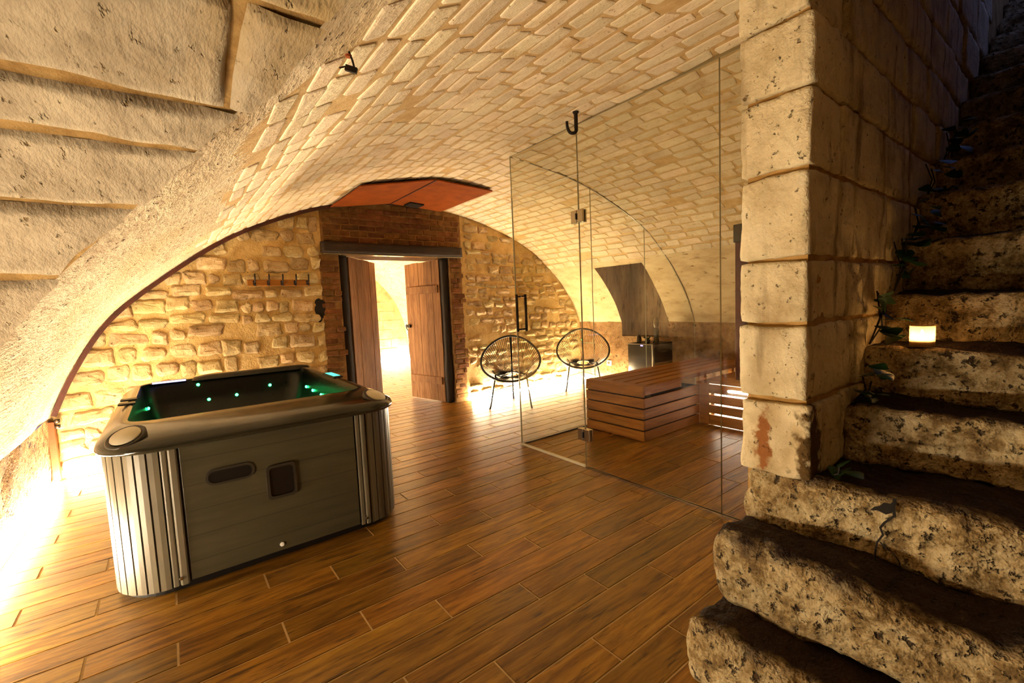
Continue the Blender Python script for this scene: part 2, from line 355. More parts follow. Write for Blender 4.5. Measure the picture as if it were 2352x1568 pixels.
def patch_stone(fn, x0, x1, y0, y1, h, rc=.015, ins=((0, -.5), (.003, .6), (.010, 1.0)), nper=3, jit=.004, seed=0, amp=.004, nscale=14, fill=0):
    """stone or brick lying on a surface fn(a,b,off): uneven rounded rectangle with a raised, roughened face"""
    rg = random.Random(seed); ca, cb = (x0+x1)/2, (y0+y1)/2; ha, hb = (x1-x0)/2, (y1-y0)/2
    rc = min(rc, .9*ha, .9*hb)
    cj = [(rg.uniform(-jit, jit), rg.uniform(-jit, jit)) for _ in range(4)]
    base = []
    for q, (sx, sy, a0) in enumerate(((1, 1, 0), (-1, 1, 90), (-1, -1, 180), (1, -1, 270))):
        na = 2 if nper <= 3 else 4
        for k in range(na):
            a = math.radians(a0+90*(k/(na-1)))
            base.append((sx*(ha-rc)+rc*math.cos(a)+cj[q][0], sy*(hb-rc)+rc*math.sin(a)+cj[q][1]))
        if nper > 3:   # points along the following side
            p = base[-1]; nq = ((-1, 1), (-1, -1), (1, -1), (1, 1))[q]; a = math.radians(a0+90)
            e = (nq[0]*(ha-rc)+rc*math.cos(a)+cj[(q+1) % 4][0], nq[1]*(hb-rc)+rc*math.sin(a)+cj[(q+1) % 4][1])
            L = math.hypot(e[0]-p[0], e[1]-p[1]); m = max(1, int(L/(.03 if nper < 8 else .022)))
            for k in range(1, m):
                t = k/m; w = jit*.9*noise.noise(Vector(((p[0]+(e[0]-p[0])*t+ca)*18, (p[1]+(e[1]-p[1])*t+cb)*18, seed*.71)))
                nx, ny = (e[1]-p[1])/L, -(e[0]-p[0])/L
                base.append((p[0]+(e[0]-p[0])*t+nx*w, p[1]+(e[1]-p[1])*t+ny*w))
    n = len(base); vs = []; fs = []; rings = list(ins)+[(None, f) for f in ([.6, .25] if fill else [])]
    for d, off in rings:
        for bx, by in base:
            if d is None: qa, qb = ca+bx*off, cb+by*off; o = h
            else: qa, qb = ca+bx*max(.2, (ha-d)/ha), cb+by*max(.2, (hb-d)/hb); o = off*h
            if o > 0: o += amp*noise.noise(Vector((qa*nscale, qb*nscale, seed*.37)))+amp*.5*noise.noise(Vector((qa*nscale*2.3, qb*nscale*2.3, seed*.77)))
            vs.append(fn(qa, qb, o))
    m = len(rings)
    for i in range(m-1):
        for k in range(n): fs.append((i*n+k, i*n+(k+1) % n, (i+1)*n+(k+1) % n, (i+1)*n+k))
    fs.append(tuple((m-1)*n+k for k in range(n)))
    return vs, fs

# ------------------------------------------------------------------ the vault's shape
YB = 5.28                     # back wall
_pts = [(-.843,.524),(-.694,.871),(-.437,1.298),(-.081,1.635),(.455,2.035),(.933,2.281),(1.512,2.483),(2.306,2.60),(2.9,2.561),
        (3.359,2.488),(3.812,2.358),(4.403,2.118),(4.908,1.736),(5.28,1.305),(5.46,.962)]
def _catmull(P_, k=14):
    P_ = [np.array(p) for p in P_]; Q = [2*P_[0]-P_[1]]+P_+[2*P_[-1]-P_[-2]]; out = []
    for i in range(1, len(Q)-2):
        for t in np.linspace(0, 1, k, endpoint=False):
            a, b, c, d = Q[i-1], Q[i], Q[i+1], Q[i+2]
            out.append(.5*((2*b)+(-a+c)*t+(2*a-5*b+4*c-d)*t*t+(-a+3*b-3*c+d)*t**3))
    out.append(P_[-1]); return np.array(out)
PRO = _catmull(_pts)
for _ in range(6): PRO[1:-1] = .25*PRO[:-2]+.5*PRO[1:-1]+.25*PRO[2:]
ARC = np.concatenate([[0], np.cumsum(np.hypot(*np.diff(PRO, axis=0).T))]); UT = ARC[-1]
def prof(u): return float(np.interp(u, ARC, PRO[:, 0])), float(np.interp(u, ARC, PRO[:, 1]))
def u_of_x(x): return float(np.interp(x, PRO[:, 0], ARC))
def z_of_x(x): return float(np.interp(x, PRO[:, 0], PRO[:, 1]))
_i = int(np.argmax(PRO[:, 1]))
def x_left_of_z(z): return float(np.interp(z, PRO[:_i, 1], PRO[:_i, 0]))
def gl(y): return .9+1.15*math.sqrt(max(0, 1-(y/2.3)**2))       # the alcove's cross vault
def S(u, v, off=0.0):
    x, z = prof(u); xa, za = prof(max(0, u-.03)); xb, zb = prof(min(UT, u+.03))
    t = Vector((xb-xa, 0, zb-za)).normalized(); n = Vector((t.z, 0, -t.x))
    ed = min(1, max(0, (YB-v)/.1))
    d = (.010*noise.noise(Vector((u*1.3, v*1.3, 0)))+.006*noise.noise(Vector((u*4, v*4, 5))))*ed
    return Vector((x, v, z))+n*(off+d)

def grid_obj(name, rows, mats, parent=None, smooth=True):
    n = len(rows[0]); vs = [p for r in rows for p in r]
    fs = [(i*n+k, i*n+k+1, (i+1)*n+k+1, (i+1)*n+k) for i in range(len(rows)-1) for k in range(n-1)]
    return mkobj(name, vs, fs, mats, parent, smooth)

# ------------------------------------------------------------------ ceiling (vault), split at the window niche
NY0, NY1, NZ = 3.60, 4.40, 1.755
U_N = u_of_x(4.885); U_ST = u_of_x(1.75)
def ustart(y): return 0.0 if abs(y) >= 2.3 else u_of_x(x_left_of_z(gl(y)))
rowsets = []
def patch_rows(y0, y1, uend, ny, nu):
    rows = []
    for j in range(ny+1):
        y = y0+(y1-y0)*j/ny; a = ustart(y)
        rows.append([S(a+(uend-a)*k/nu, y) for k in range(nu+1)])
    return rows
vv, ff = [], []; fmat = []
U_BR = u_of_x(.22)
def put(rows):
    n = len(rows[0]); o = len(vv)
    for r in rows: vv.extend(r)
    for i in range(len(rows)-1):
        for k in range(n-1):
            ff.append((o+i*n+k, o+i*n+k+1, o+(i+1)*n+k+1, o+(i+1)*n+k))
            c = rows[i][k]
            lim = .30+.10*noise.noise(Vector((c.x*2, c.y*2, 3)))+.25*max(0, (1.9-c.y))
            fmat.append(1 if c.x < lim else 3 if c.x > 4.75 else 2 if c.x > 2.75+.4*noise.noise(Vector((c.x, c.y, 7))) else 0)
put(patch_rows(-1.6, .70, U_ST, 40, 60))
put(patch_rows(.70, 2.2999, UT, 32, 170))
put(patch_rows(2.3, NY0, UT, 26, 170))
put(patch_rows(NY0, NY1, U_N, 16, 140))
put(patch_rows(NY1, YB, UT, 18, 170))
ceiling = mkobj('ceiling', vv, ff, ['joint', 'plaster', 'joint_pale', 'plaster_fine'], None, True, fmat)
tag(ceiling, 'whitewashed barrel vault of small pale bricks with sandy joints', 'ceiling', kind='structure')

# vault bricks: the 300 that show largest are parts, the rest one field
cands = []; PITCH_U, PITCH_V = .112, .222
nrow = int((u_of_x(4.86)-U_BR)/PITCH_U)
rg = random.Random(3)
for r in range(nrow):
    u = U_BR+PITCH_U*(r+.5); x, z = prof(u)
    y = -1.5+(r % 2)*PITCH_V*.5+rg.uniform(-.05, .05)
    while y < YB-.05:
        L = PITCH_V*rg.choice((.8, 1, 1, 1, 1.12, 1.3))
        a, b = y, min(y+L, YB-.005); y = b
        c = (a+b)/2
        if b-a < .08: continue
        lim = .30+.10*noise.noise(Vector((x*2, c*2, 3)))+.25*max(0, 1.9-c)
        if x < lim or rg.random() > .45+(x-lim)/.35: continue
        if c < .82 and x > 1.62: continue
        if abs(c) < 2.3 and z < gl(c)+.05: continue
        if NY0-.06 < c < NY1+.06 and u > U_N-.05: continue
        if rg.random() < .012: continue
        cands.append((u+rg.uniform(-.009, .009)+.014*noise.noise(Vector((c*.9, r*.35, 2))), a, b))
def brick_geo(u, a, b, seed):
    return patch_stone(S, u-.0465, u+.0465, a+.007, b-.007, .0055, rc=.012, ins=((0, -.6), (.004, .6), (.012, 1.0)), jit=.012, seed=seed, amp=.0015, nscale=20)
scored = []
for k, (u, a, b) in enumerate(cands):
    pr = [proj(S(uu, yy)) for uu, yy in ((u-.045, a), (u+.045, a), (u+.045, b), (u-.045, b))]
    if None in pr: sc_ = 0
    else:
        ar = .5*abs(sum(pr[i][0]*pr[(i+1) % 4][1]-pr[(i+1) % 4][0]*pr[i][1] for i in range(4)))
        cx = sum(p[0] for p in pr)/4; cy = sum(p[1] for p in pr)/4
        sc_ = ar if 0 < cx < 1690 and 0 < cy < 1568 else 0
    scored.append((sc_, k))
scored.sort(reverse=True); top = set(k for s_, k in scored[:300] if s_ > 0)
fv, fface = [], []
for k, (u, a, b) in enumerate(cands):
    g = brick_geo(u, a, b, k)
    if k in top: mkobj('brick', g[0], g[1], 'brick', ceiling, False)
    else:
        o = len(fv); fv += g[0]; fface += [tuple(i+o for i in f) for f in g[1]]
tag(mkobj('brick_field', fv, fface, 'brick', ceiling), 'far small vault bricks laid in courses', kind='stuff')

# ------------------------------------------------------------------ alcove cross vault on the left: big limestone blocks
def Lq(x, y, off=0.0):
    e = .02; t = Vector((0, 2*e, gl(y+e)-gl(y-e))).normalized(); n = Vector((0, t.z, -t.y))
    d = .012*noise.noise(Vector((x*2.2, y*2.2, 9)))
    return Vector((x, y, gl(y)))+n*(off+d)
rows = []
for j in range(61):
    y = -1.6+(2.2999+1.6)*j/60; xg = x_left_of_z(gl(y))+.03
    rows.append([Vector((-1.6+(xg+1.6)*k/30, y, gl(y))) for k in range(31)])
alc = grid_obj('ceiling_alcove', rows, 'ashlar_joint')
tag(alc, 'side vault of large pale limestone blocks at upper left', 'ceiling', kind='structure')
courses = [(-1.55, -.9), (-.9, -.3), (-.3, .25), (.25, .72), (.72, 1.045), (1.045, 1.367), (1.367, 1.53), (1.53, 1.765), (1.765, 2.02), (2.02, 2.26)]
cuts = {5: [-1.6, -.75, .165], 4: [-1.6, -.35, .1], 6: [-1.6, -.9], 7: [-1.6, -.7, -.02], 8: [-1.6, -.55], 9: [-1.6, -.8]}
def ashlar_block(a, b, ya, yb_, last, seed):
    """large block: dense grid, worn edges; the last one of a course runs out into the groin"""
    ny, nx = max(4, int((yb_-ya)/.016)), max(4, int((b-a)/.018)); vs = []; fs = []
    for j in range(ny+1):
        t = j/ny
        for i in range(nx+1):
            q = i/nx; e0 = .010*noise.noise(Vector((a+(b-a)*q, seed, 0))*7); e1 = .010*noise.noise(Vector((a+(b-a)*q, seed, 5))*7)
            y = (ya+.007+e0)+(yb_-ya-.014+e1-e0)*t
            be = x_left_of_z(gl(y))+.036+.03*noise.noise(Vector((y*5, seed, 8)))+.012*noise.noise(Vector((y*17, seed, 2))) if last else b-.006+.008*noise.noise(Vector((y*9, seed, 3)))
            x = a+.005+(be-a-.005)*q
            dd = min((y-ya)*1.0, yb_-y, x-a, (be-x+.0) if not last else 9)
            k = min(1, max(0, (dd-.002)/.018)); k = k*k*(3-2*k)
            o = -.010+.026*k+.007*noise.noise(Vector((x*6, y*6, seed)))*k+.004*noise.noise(Vector((x*17, y*17, seed)))*k
            if last: o = o*min(1, max(.15, (be-x)/.10))+.002
            vs.append(Lq(x, y, o))
    for j in range(ny):
        for i in range(nx): c = j*(nx+1)+i; fs.append((c, c+1, c+nx+2, c+nx+1))
    mkobj('stone', vs, fs, 'ashlar', alc, True)
for ci, (ya, yb_) in enumerate(courses):
    xg = x_left_of_z(gl((ya+yb_)/2)); cs = [c for c in cuts.get(ci, [-1.6, -.6]) if c < xg-.05]+[xg]
    if ci == 5: cs = [-1.6, -.75, .165, xg]
    for k, (a, b) in enumerate(zip(cs[:-1], cs[1:])):
        ashlar_block(a, b, ya, yb_, k == len(cs)-2, ci*3.3+k)

# ------------------------------------------------------------------ walls
def wall_grid(name, fn, a0, a1, na, b0, b1, nb, mat):
    return grid_obj(name, [[fn(a0+(a1-a0)*i/na, b0+(b1-b0)*j/nb) for j in range(nb+1)] for i in range(na+1)], mat)
MT['rough'] = M('rough_wall_foot', [(.25, '#4e3318'), (.5, '#8c6a40'), (.75, '#b49468')], scale=12, detail=6, rough=.95, bump=1.0, bscale=26, bdist=.03,
                pits=(16, .55, .68, '#3a240e', 1.5))
wl = wall_grid('wall_left', lambda y, z: Vector((-.876+.033*z/.524+.012*nz((0, y*6, z*6)), y, z)), 2.3, YB, 60, 0, .53, 12, 'rough')
tag(wl, 'low rough brown stone foot of vault along left', 'wall', kind='structure')
# right wall below the springing, with a gap for the niche
mb = MB()
for ya, yb_, zt in ((.82, NY0, .97), (NY0, NY1, .75), (NY1, YB, .97)):
    mb.add([(5.46, ya, 0), (5.46, yb_, 0), (5.46, yb_, zt), (5.46, ya, zt)], [(0, 1, 2, 3)])
MT['dado'] = M('brown_brick_dado', [(.25, '#6b4c2a'), (.5, '#94724a'), (.8, '#b2946a')], scale=9, rough=.95, bump=.8, bscale=24, bdist=.02, pits=(22, .6, .72, '#4a3016', 1))
wr = mb.build('wall_right', 'dado'); tag(wr, 'brown masonry dado of right wall behind the bench', 'wall', kind='structure')
# niche
MT['soot'] = M('sooty_plaster', [(.3, '#55422c'), (.5, '#8a7052'), (.75, '#a89070')], scale=3.2, rough=.95, bump=.4, bscale=30, stretch=(3, 3, .5), pits=(6, .56, .7, '#2c2114', .3))
ss = [(prof(u)) for u in np.linspace(U_N, UT, 14)]
XN = 5.72; mb = MB()
poly = [(x, z) for x, z in ss]+[(5.46, .75), (XN, .75), (XN, 2.25)]
for yy, fl in ((NY0, 1), (NY1, 0)):
    mb.add([(x, yy, z) for x, z in poly], [tuple(range(len(poly)))])
mb.add([(XN, NY0, .75), (XN, NY1, .75), (XN, NY1, 2.25), (XN, NY0, 2.25)], [(0, 1, 2, 3)])
mb.add([(5.46, NY0, .75), (XN, NY0, .75), (XN, NY1, .75), (5.46, NY1, .75)], [(0, 1, 2, 3)])
mb.add([(4.88, NY0, NZ), (4.88, NY1, NZ), (XN, NY1, 2.25), (XN, NY0, 2.25)], [(0, 1, 2, 3)])
nic = mb.build('wall_niche', 'soot'); tag(nic, 'dark sooty recess cut into right side of vault', 'wall', kind='structure')
# unseen sides that close the room
mb = MB()
mb.add([(-1.6, -1.6, 0), (-1.6, 2.3, 0), (-1.6, 2.3, 2.1), (-1.6, -1.6, 2.1)], [(0, 1, 2, 3)])
zz = [0, .53]+[.53+(.9-.53)*k/4 for k in range(1, 5)]
for a, b in zip(zz[:-1], zz[1:]):
    xa = -.876+.033*a/.524 if a < .524 else x_left_of_z(a); xb = -.843 if b < .54 else x_left_of_z(b)
    mb.add([(-1.6, 2.3, a), (xa, 2.3, a), (xb, 2.3, b), (-1.6, 2.3, b)], [(0, 1, 2, 3)])
wa = mb.build('wall_alcove', 'rough'); tag(wa, 'rough brown stone side walls of left alcove', 'wall', kind='structure')
mb = MB(); mb.add([(-1.6, -1.6, 0), (1.75, -1.6, 0), (1.75, -1.6, 2.7), (-1.6, -1.6, 2.7)], [(0, 1, 2, 3)])
mb.add([(1.75, -1.6, 0), (1.75, -.85, 0), (1.75, -.85, 2.7), (1.75, -1.6, 2.7)], [(0, 1, 2, 3)])
tag(mb.build('wall_front', 'rough'), 'rough brown stone wall closing the cellar', 'wall', kind='structure')

# back wall with the doorway
DX0, DX1, DZ, YB2 = 1.60, 3.03, 1.945, 5.73
mb = MB(); xs = sorted(set([round(-.876+.0932*k, 4) for k in range(69)]+[DX0, DX1]))
for a, b in zip(xs[:-1], xs[1:]):
    za = z_of_x(a)+.05 if a > -.84 else .6; zb = z_of_x(b)+.05 if b > -.84 else .6
    z0 = DZ if DX0-1e-6 <= a and b <= DX1+1e-6 else 0
    for yy in (YB, YB2): mb.add([(a, yy, z0), (b, yy, z0), (b, yy, zb), (a, yy, za)], [(0, 1, 2, 3)])
mb.add([(DX0, YB, 0), (DX0, YB2, 0), (DX0, YB2, DZ), (DX0, YB, DZ)], [(0, 1, 2, 3)], 1)
mb.add([(DX1, YB, 0), (DX1, YB2, 0), (DX1, YB2, DZ), (DX1, YB, DZ)], [(0, 1, 2, 3)], 1)
mb.add([(DX0, YB, DZ), (DX1, YB, DZ), (DX1, YB2, DZ), (DX0, YB2, DZ)], [(0, 1, 2, 3)], 1)
wb = mb.build('wall_back', ['rubble_mortar', 'brick_mortar']); tag(wb, 'yellowish rubble stone end wall with doorway', 'wall', kind='structure')
def Bk(x, z, off=0.0): return Vector((x, YB-off, z))
def under(x, z, m=.03): return (x > -.84 and z < z_of_x(x)-m) if z > .5 else -.85 < x < 5.45
rg = random.Random(11); cnt = 0
for (X0, X1, hmin, hmax, wmin, wmax, pr_) in ((-.86, 1.40, .10, .185, .11, .31, .032), (3.24, 5.44, .075, .13, .12, .26, .028)):
    z = .02
    while z < 2.55:
        hh = rg.uniform(hmin, hmax); x = X0+rg.uniform(0, .05)
        while x < X1-.04:
            ww = rg.uniform(wmin, wmax); b = min(x+ww, X1)
            cx, cz = (x+b)/2, z+hh/2; dz = rg.uniform(-.012, .012)+.035*noise.noise(Vector((cx*1.7, cz*2.5, X0)))
            hid = (-.15 < x and b < 1.05 and z+hh < .55) or (X0 > 3 and rg.random() < .12)
            hole = 1.27 < cx < 1.47 and 1.18 < cz < 1.44
            if b-x > .06 and under(cx, cz+dz+.01, .0) and not hid and not hole and rg.random() > .03:
                sh = rg.uniform(.78, 1)
                g = patch_stone(Bk, x+.005, b-.005, cz-hh*.5*sh+.004+dz, cz+hh*.5*sh-.004+dz, pr_*rg.uniform(.35, 1.2), rc=rg.choice((.015, .025, .035, .05)), jit=.016, nper=4,
                                seed=cnt+500, amp=.012, nscale=15, ins=((0, -.3), (.006, .35), (.018, .8), (.040, 1.0)))
                mkobj('stone', g[0], g[1], 'rubble', wb); cnt += 1
            x = b
        z += hh
# brickwork above the lintel and on the jambs
cnt = 0; RH = .068
def brick_run(x0, x1, z0, z1, L, ragged=0, off=.012):
    global cnt
    r = 0; z = z0
    while z+RH <= z1+.01:
        x = x0+rg.uniform(0, ragged)-(L*.5 if r % 2 else 0)
        while x < x1-.03:
            a, b = max(x, x0), min(x+L, x1+(rg.uniform(-ragged, ragged) if x+L > x1 else 0)); x += L
            if b-a < .05: continue
            if not (under(a, z+RH, .02) and under(b, z+RH, .02)): continue
            g = patch_stone(Bk, a+.006, b-.006, z+.006, z+RH-.006, off*rg.uniform(.5, 1.5), rc=.006, jit=.005, seed=cnt+2000, amp=.003,
                            ins=((0, -.5), (.002, .7), (.006, 1)))
            mkobj('brick', g[0], g[1], 'wall_brick', wb); cnt += 1
        z += RH; r += 1
brick_run(1.44, 3.20, 2.085, 2.60, .205)
brick_run(1.38, 1.595, .05, 1.93, .20, .06)
brick_run(3.035, 3.22, .05, 1.99, .19, .06)
# mortar ground of the brick zones
mb = MB(); xs_ = [1.42+.05*k for k in range(37)]
for a, b in zip(xs_[:-1], xs_[1:]):
    mb.add([(a, YB-.003, 2.08), (b, YB-.003, 2.08), (b, YB-.003, z_of_x(b)), (a, YB-.003, z_of_x(a))], [(0, 1, 2, 3)])
mb.box(1.39, 1.598, YB-.003, YB+.01, 0, 1.94); mb.box(3.032, 3.21, YB-.003, YB+.01, 0, 2.0)
mb.build('brick_bed', 'brick_mortar', wb)
# broken hole in the wall left of the door
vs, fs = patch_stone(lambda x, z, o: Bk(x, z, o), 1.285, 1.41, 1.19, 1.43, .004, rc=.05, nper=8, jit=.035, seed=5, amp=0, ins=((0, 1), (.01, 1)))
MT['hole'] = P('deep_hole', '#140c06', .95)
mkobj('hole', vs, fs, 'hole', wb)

# ------------------------------------------------------------------ floor of wood-look tiles
mb = MB(); mb.box(-1.65, 5.8, -1.65, YB+.2, -.12, -.0035)
floor = mb.build('floor', 'grout'); tag(floor, 'floor of brown wood-look plank tiles with pale grout', 'floor', kind='structure')
ROW, LEN = .1515, .922; offs = {0: 1.20, 1: .845, 2: 1.48}
def plank(x0, x1, y0, y1, par):
    g = .0033; b = .0015; z1 = 0.0; z0 = -.006
    vs = [(x0+g, y0+g, z0), (x1-g, y0+g, z0), (x1-g, y1-g, z0), (x0+g, y1-g, z0),
          (x0+g+b, y0+g+b, z1), (x1-g-b, y0+g+b, z1), (x1-g-b, y1-g-b, z1), (x0+g+b, y1-g-b, z1)]
    return mkobj('plank', vs, [(4, 5, 6, 7), (0, 1, 5, 4), (1, 2, 6, 5), (2, 3, 7, 6), (3, 0, 4, 7)], 'plank', par)
np_ = 0
for k in range(-8, 30):
    ya = 1.0+ROW*k; yb_ = ya+ROW
    if ya >= YB+.1: break
    x = offs[k % 3]-LEN*4
    while x < 5.46:
        a, b = max(x, -1.55 if yb_ < 2.3 else -.872), min(x+LEN, 5.46); x += LEN
        if b-a < .02: continue
        # leave out what nothing shows: behind the camera, under the tub and behind the stair
        cs = [proj((xx, yy, 0)) for xx in (a, b) for yy in (ya, yb_)]
        if all(c is None or c[0] < -150 or c[0] > 2500 or c[1] > 1720 for c in cs): continue
        if a > 1.75 and yb_ < .8: continue
        plank(a, b, ya, min(yb_, YB), floor); np_ += 1

# ------------------------------------------------------------------ room beyond the doorway
fl2 = MB().box(-.2, 5.6, YB, 11.2, -.12, -.0035).build('floor_beyond', 'grout')
tag(fl2, 'lit plank floor of second cellar seen through doorway', 'floor', kind='structure')
for k in range(28, 64):
    ya = 1.0+ROW*k; x = offs[k % 3]-LEN*2
    while x < 5.2:
        a, b = max(x, .8), min(x+LEN, 5.2); x += LEN
        if b-a < .02: continue
        q = proj(((a+b)/2, ya, 0)); qa, qb = proj((a, ya, 0)), proj((b, ya, 0))
        if qb[0] < 840 or qa[0] > 1060: continue
        plank(a, b, max(ya, YB), ya+ROW, fl2)
mb = MB(); CX, HW, HT = 2.55, 2.42, 2.62
arc = [(CX-HW*math.cos(math.pi*k/40), HT*math.sin(math.pi*k/40)**.8) for k in range(41)]
rows = [[Vector((x, y, z)) for x, z in arc] for y in np.linspace(YB2, 11, 20)]
c2 = grid_obj('ceiling_beyond', rows, 'plaster'); tag(c2, 'pale vault of the second cellar beyond doorway', 'ceiling', kind='structure')
vs = [(x, 11, z) for x, z in arc]
MT['ashlar2'] = M('far_end_wall', [(.25, '#a38458'), (.5, '#c4a678'), (.8, '#d8be92')], scale=5, rough=.95, bump=.5, bscale=20)
w2 = mkobj('wall_beyond', vs, [tuple(range(len(vs)))], 'ashlar2'); tag(w2, 'arched stone end wall of the second cellar', 'wall', kind='structure')
rg = random.Random(21)
for r in range(9):
    z = .1+r*.235; x = 2.9+(r % 2)*.2
    while x < 4.95:
        b = x+rg.uniform(.38, .5)
        if (( (b-CX)/HW)**2 < 1) and z+.22 < HT*math.sin(math.acos(max(-1, min(1, (b-CX)/HW))))**.8-.05 and b < 4.96:
            g = patch_stone(lambda X, Z, o: Vector((X, 11-o, Z)), x+.008, b-.008, z+.008, z+.225, .012, rc=.01, jit=.006, seed=r*7+int(x*10), amp=.003)
            mkobj('stone', g[0], g[1], 'ashlar2', w2)
        x = b

# ------------------------------------------------------------------ LED strips at the foot of the walls
def led(pa, pb, label, mat='led', h=.028, d=.022):
    pa, pb = Vector(pa), Vector(pb); t = (pb-pa).normalized(); n = Vector((-t.y, t.x, 0)); c = (pa+pb)/2; L = (pb-pa).length/2
    e = empty('led_strip', (c.x, c.y, 0), label, 'light strip', 'warm LED strips along the wall foot')
    MB().obox(c+Vector((0, 0, .003)), t, n, (0, 0, 1), L, d/2+.003, .003).build('channel', 'chrome', e)
    MB().obox(c+Vector((0, 0, .006+h/2)), t, n, (0, 0, 1), L-.002, d/2, h/2).build('diffuser', mat, e)
led((-.835, 2.36, 0), (-.835, 5.2, 0), 'glowing strip along the left wall foot beside the hot tub')
led((-.78, 5.215, 0), (1.36, 5.215, 0), 'glowing strip on end wall foot behind the hot tub', 'led_soft')
led((3.25, 5.215, 0), (5.38, 5.215, 0), 'glowing strip on end wall foot behind the string chairs')
led((5.425, 3.95, 0), (5.425, 5.2, 0), 'glowing strip on right wall foot beside the mini fridge')
led((-1.55, 1.2, 0), (-1.55, 2.22, 0), 'added unseen fill strip along the alcove wall foot', 'led_alc_fill')  # invented out-of-view strip that brightens pillar, risers and alcove stones
led((2.2, 10.93, 0), (4.85, 10.93, 0), 'glowing strip on the far cellar end wall foot', 'led2')
led((4.86, 6.2, 0), (4.86, 10.85, 0), 'glowing strip on right wall foot of far cellar', 'led2')
led((.3, 6.2, 0), (.3, 10.85, 0), 'glowing strip on left wall foot of far cellar', 'led2')

# ------------------------------------------------------------------ stair wall (pillar end facing the room)
XW, YW0, YW1 = 1.70, .587, .82
core = MB().box(XW+.03, 6.8, YW0+.018, YW1-.018, -.1, 4.3)
wst = core.build('wall_stairwell', 'pillar_joint'); tag(wst, 'pale limestone block wall ending in a pillar beside stairs', 'wall', kind='structure')
zc = [.455, .64, .915, 1.188, 1.417, 1.71, 1.97, 2.20, 2.44, 2.68, 2.95, 3.3, 3.7]
vcuts = {0: [2.2], 1: [2.02, 2.5], 2: [2.18, 2.62], 3: [2.08, 2.5, 2.95], 4: [2.16, 2.62, 3.05], 5: [1.995, 2.494, 2.95, 3.4], 6: [2.145, 2.60, 3.0, 3.5], 7: [2.02, 2.322, 2.82, 3.25, 3.7],
         8: [2.2, 2.75, 3.3, 3.9], 9: [2.0, 2.5, 3.1, 3.7, 4.2], 10: [2.2, 2.8, 3.4, 4.0, 4.6], 11: [2.4, 3.2, 4.0, 4.8]}
SX = [1.31, 1.475, 1.705, 2.04, 2.28, 2.55, 2.84, 3.12, 3.46, 3.80, 4.15, 4.50, 4.85, 5.2, 5.55, 5.9, 6.25]
SZ = [.222, .45, .658, .868, 1.07, 1.283, 1.53, 1.77, 2.0, 2.24, 2.48, 2.72, 2.96, 3.2, 3.44, 3.68, 3.92]
def stair_z(x):
    z = 0
    for a, b in zip(SX, SZ):
        if x >= a: z = b
    return z
for i in range(len(zc)-1):
    xs_ = [XW]+vcuts[i]+([vcuts[i][-1]+.5] if i > 3 else [])
    for j, (a, b) in enumerate(zip(xs_[:-1], xs_[1:])):
        if stair_z(a+.05) > zc[i+1]-.02: continue
        rz = random.Random(i*31+j); o = rz.uniform(-.008, .008)
        x0 = a+.003+(rz.uniform(-.010, .010) if j == 0 else 0)
        vs, fs = rough_block(x0, b-.003, YW0+o, YW1+o*.3, zc[i]+.004, zc[i+1]-.004, res=.02 if j < 2 else .04, rad=.012, amp=.006, seed=i*3.1+j*1.7, big=.010,
                             skip=('x1',))
        mkobj('stone', vs, fs, 'pillar', wst, True)
MT['rust'] = M('rust_stain', [(.3, '#6a2c0c'), (.7, '#93491c')], scale=20, rough=.95, bump=.5)
# near side and head of the stairwell
mb = MB()
mb.add([(1.75, -.85, 0), (6.8, -.85, 0), (6.8, -.85, 4.3), (1.75, -.85, 4.3)], [(0, 1, 2, 3)])
mb.add([(1.75, -.85, 2.45), (1.75, .80, 2.45), (1.75, .80, 4.3), (1.75, -.85, 4.3)], [(0, 1, 2, 3)])
mb.add([(1.75, -.85, 4.3), (1.75, .80, 4.3), (4.3, .80, 4.3), (4.3, -.85, 4.3)], [(0, 1, 2, 3)])
mb.add([(6.75, -.85, 0), (6.75, .80, 0), (6.75, .80, 5.2), (6.75, -.85, 5.2)], [(0, 1, 2, 3)])
tag(mb.build('wall_stairhead', 'rough'), 'dark rough stone enclosing the stair shaft', 'wall', kind='structure')

# ------------------------------------------------------------------ stone staircase
stair = empty('staircase', (1.31, .2, 0), 'worn stone staircase climbing to the right into the dark', 'staircase', kind='structure')
for i, (x, z) in enumerate(zip(SX, SZ)):
    zb = SZ[i-1]-.03 if i else -.02
    yf = YW1+.0 if i < 3 else YW0+.02
    xe = (SX[i+1] if i+1 < len(SX) else x+.4)+.12
    if i == 2: yf = YW1-.005
    vs, fs = rough_block(x, xe, -.84, yf, zb, z, res=.026 if i < 5 else .04, rad=.045 if i < 3 else .035, amp=.015, seed=i*2.3+1, big=.036 if i < 4 else .026)
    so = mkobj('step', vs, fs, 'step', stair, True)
    at = so.data.attributes.new('soil_shade', 'FLOAT', 'POINT')  # soil on treads, plus shade painted into treads and riser feet
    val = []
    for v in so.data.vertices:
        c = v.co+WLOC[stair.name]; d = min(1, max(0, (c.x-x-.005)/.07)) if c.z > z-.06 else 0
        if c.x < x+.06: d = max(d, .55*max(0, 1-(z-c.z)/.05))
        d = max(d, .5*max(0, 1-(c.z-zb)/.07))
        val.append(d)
    at.data.foreach_set('value', val)
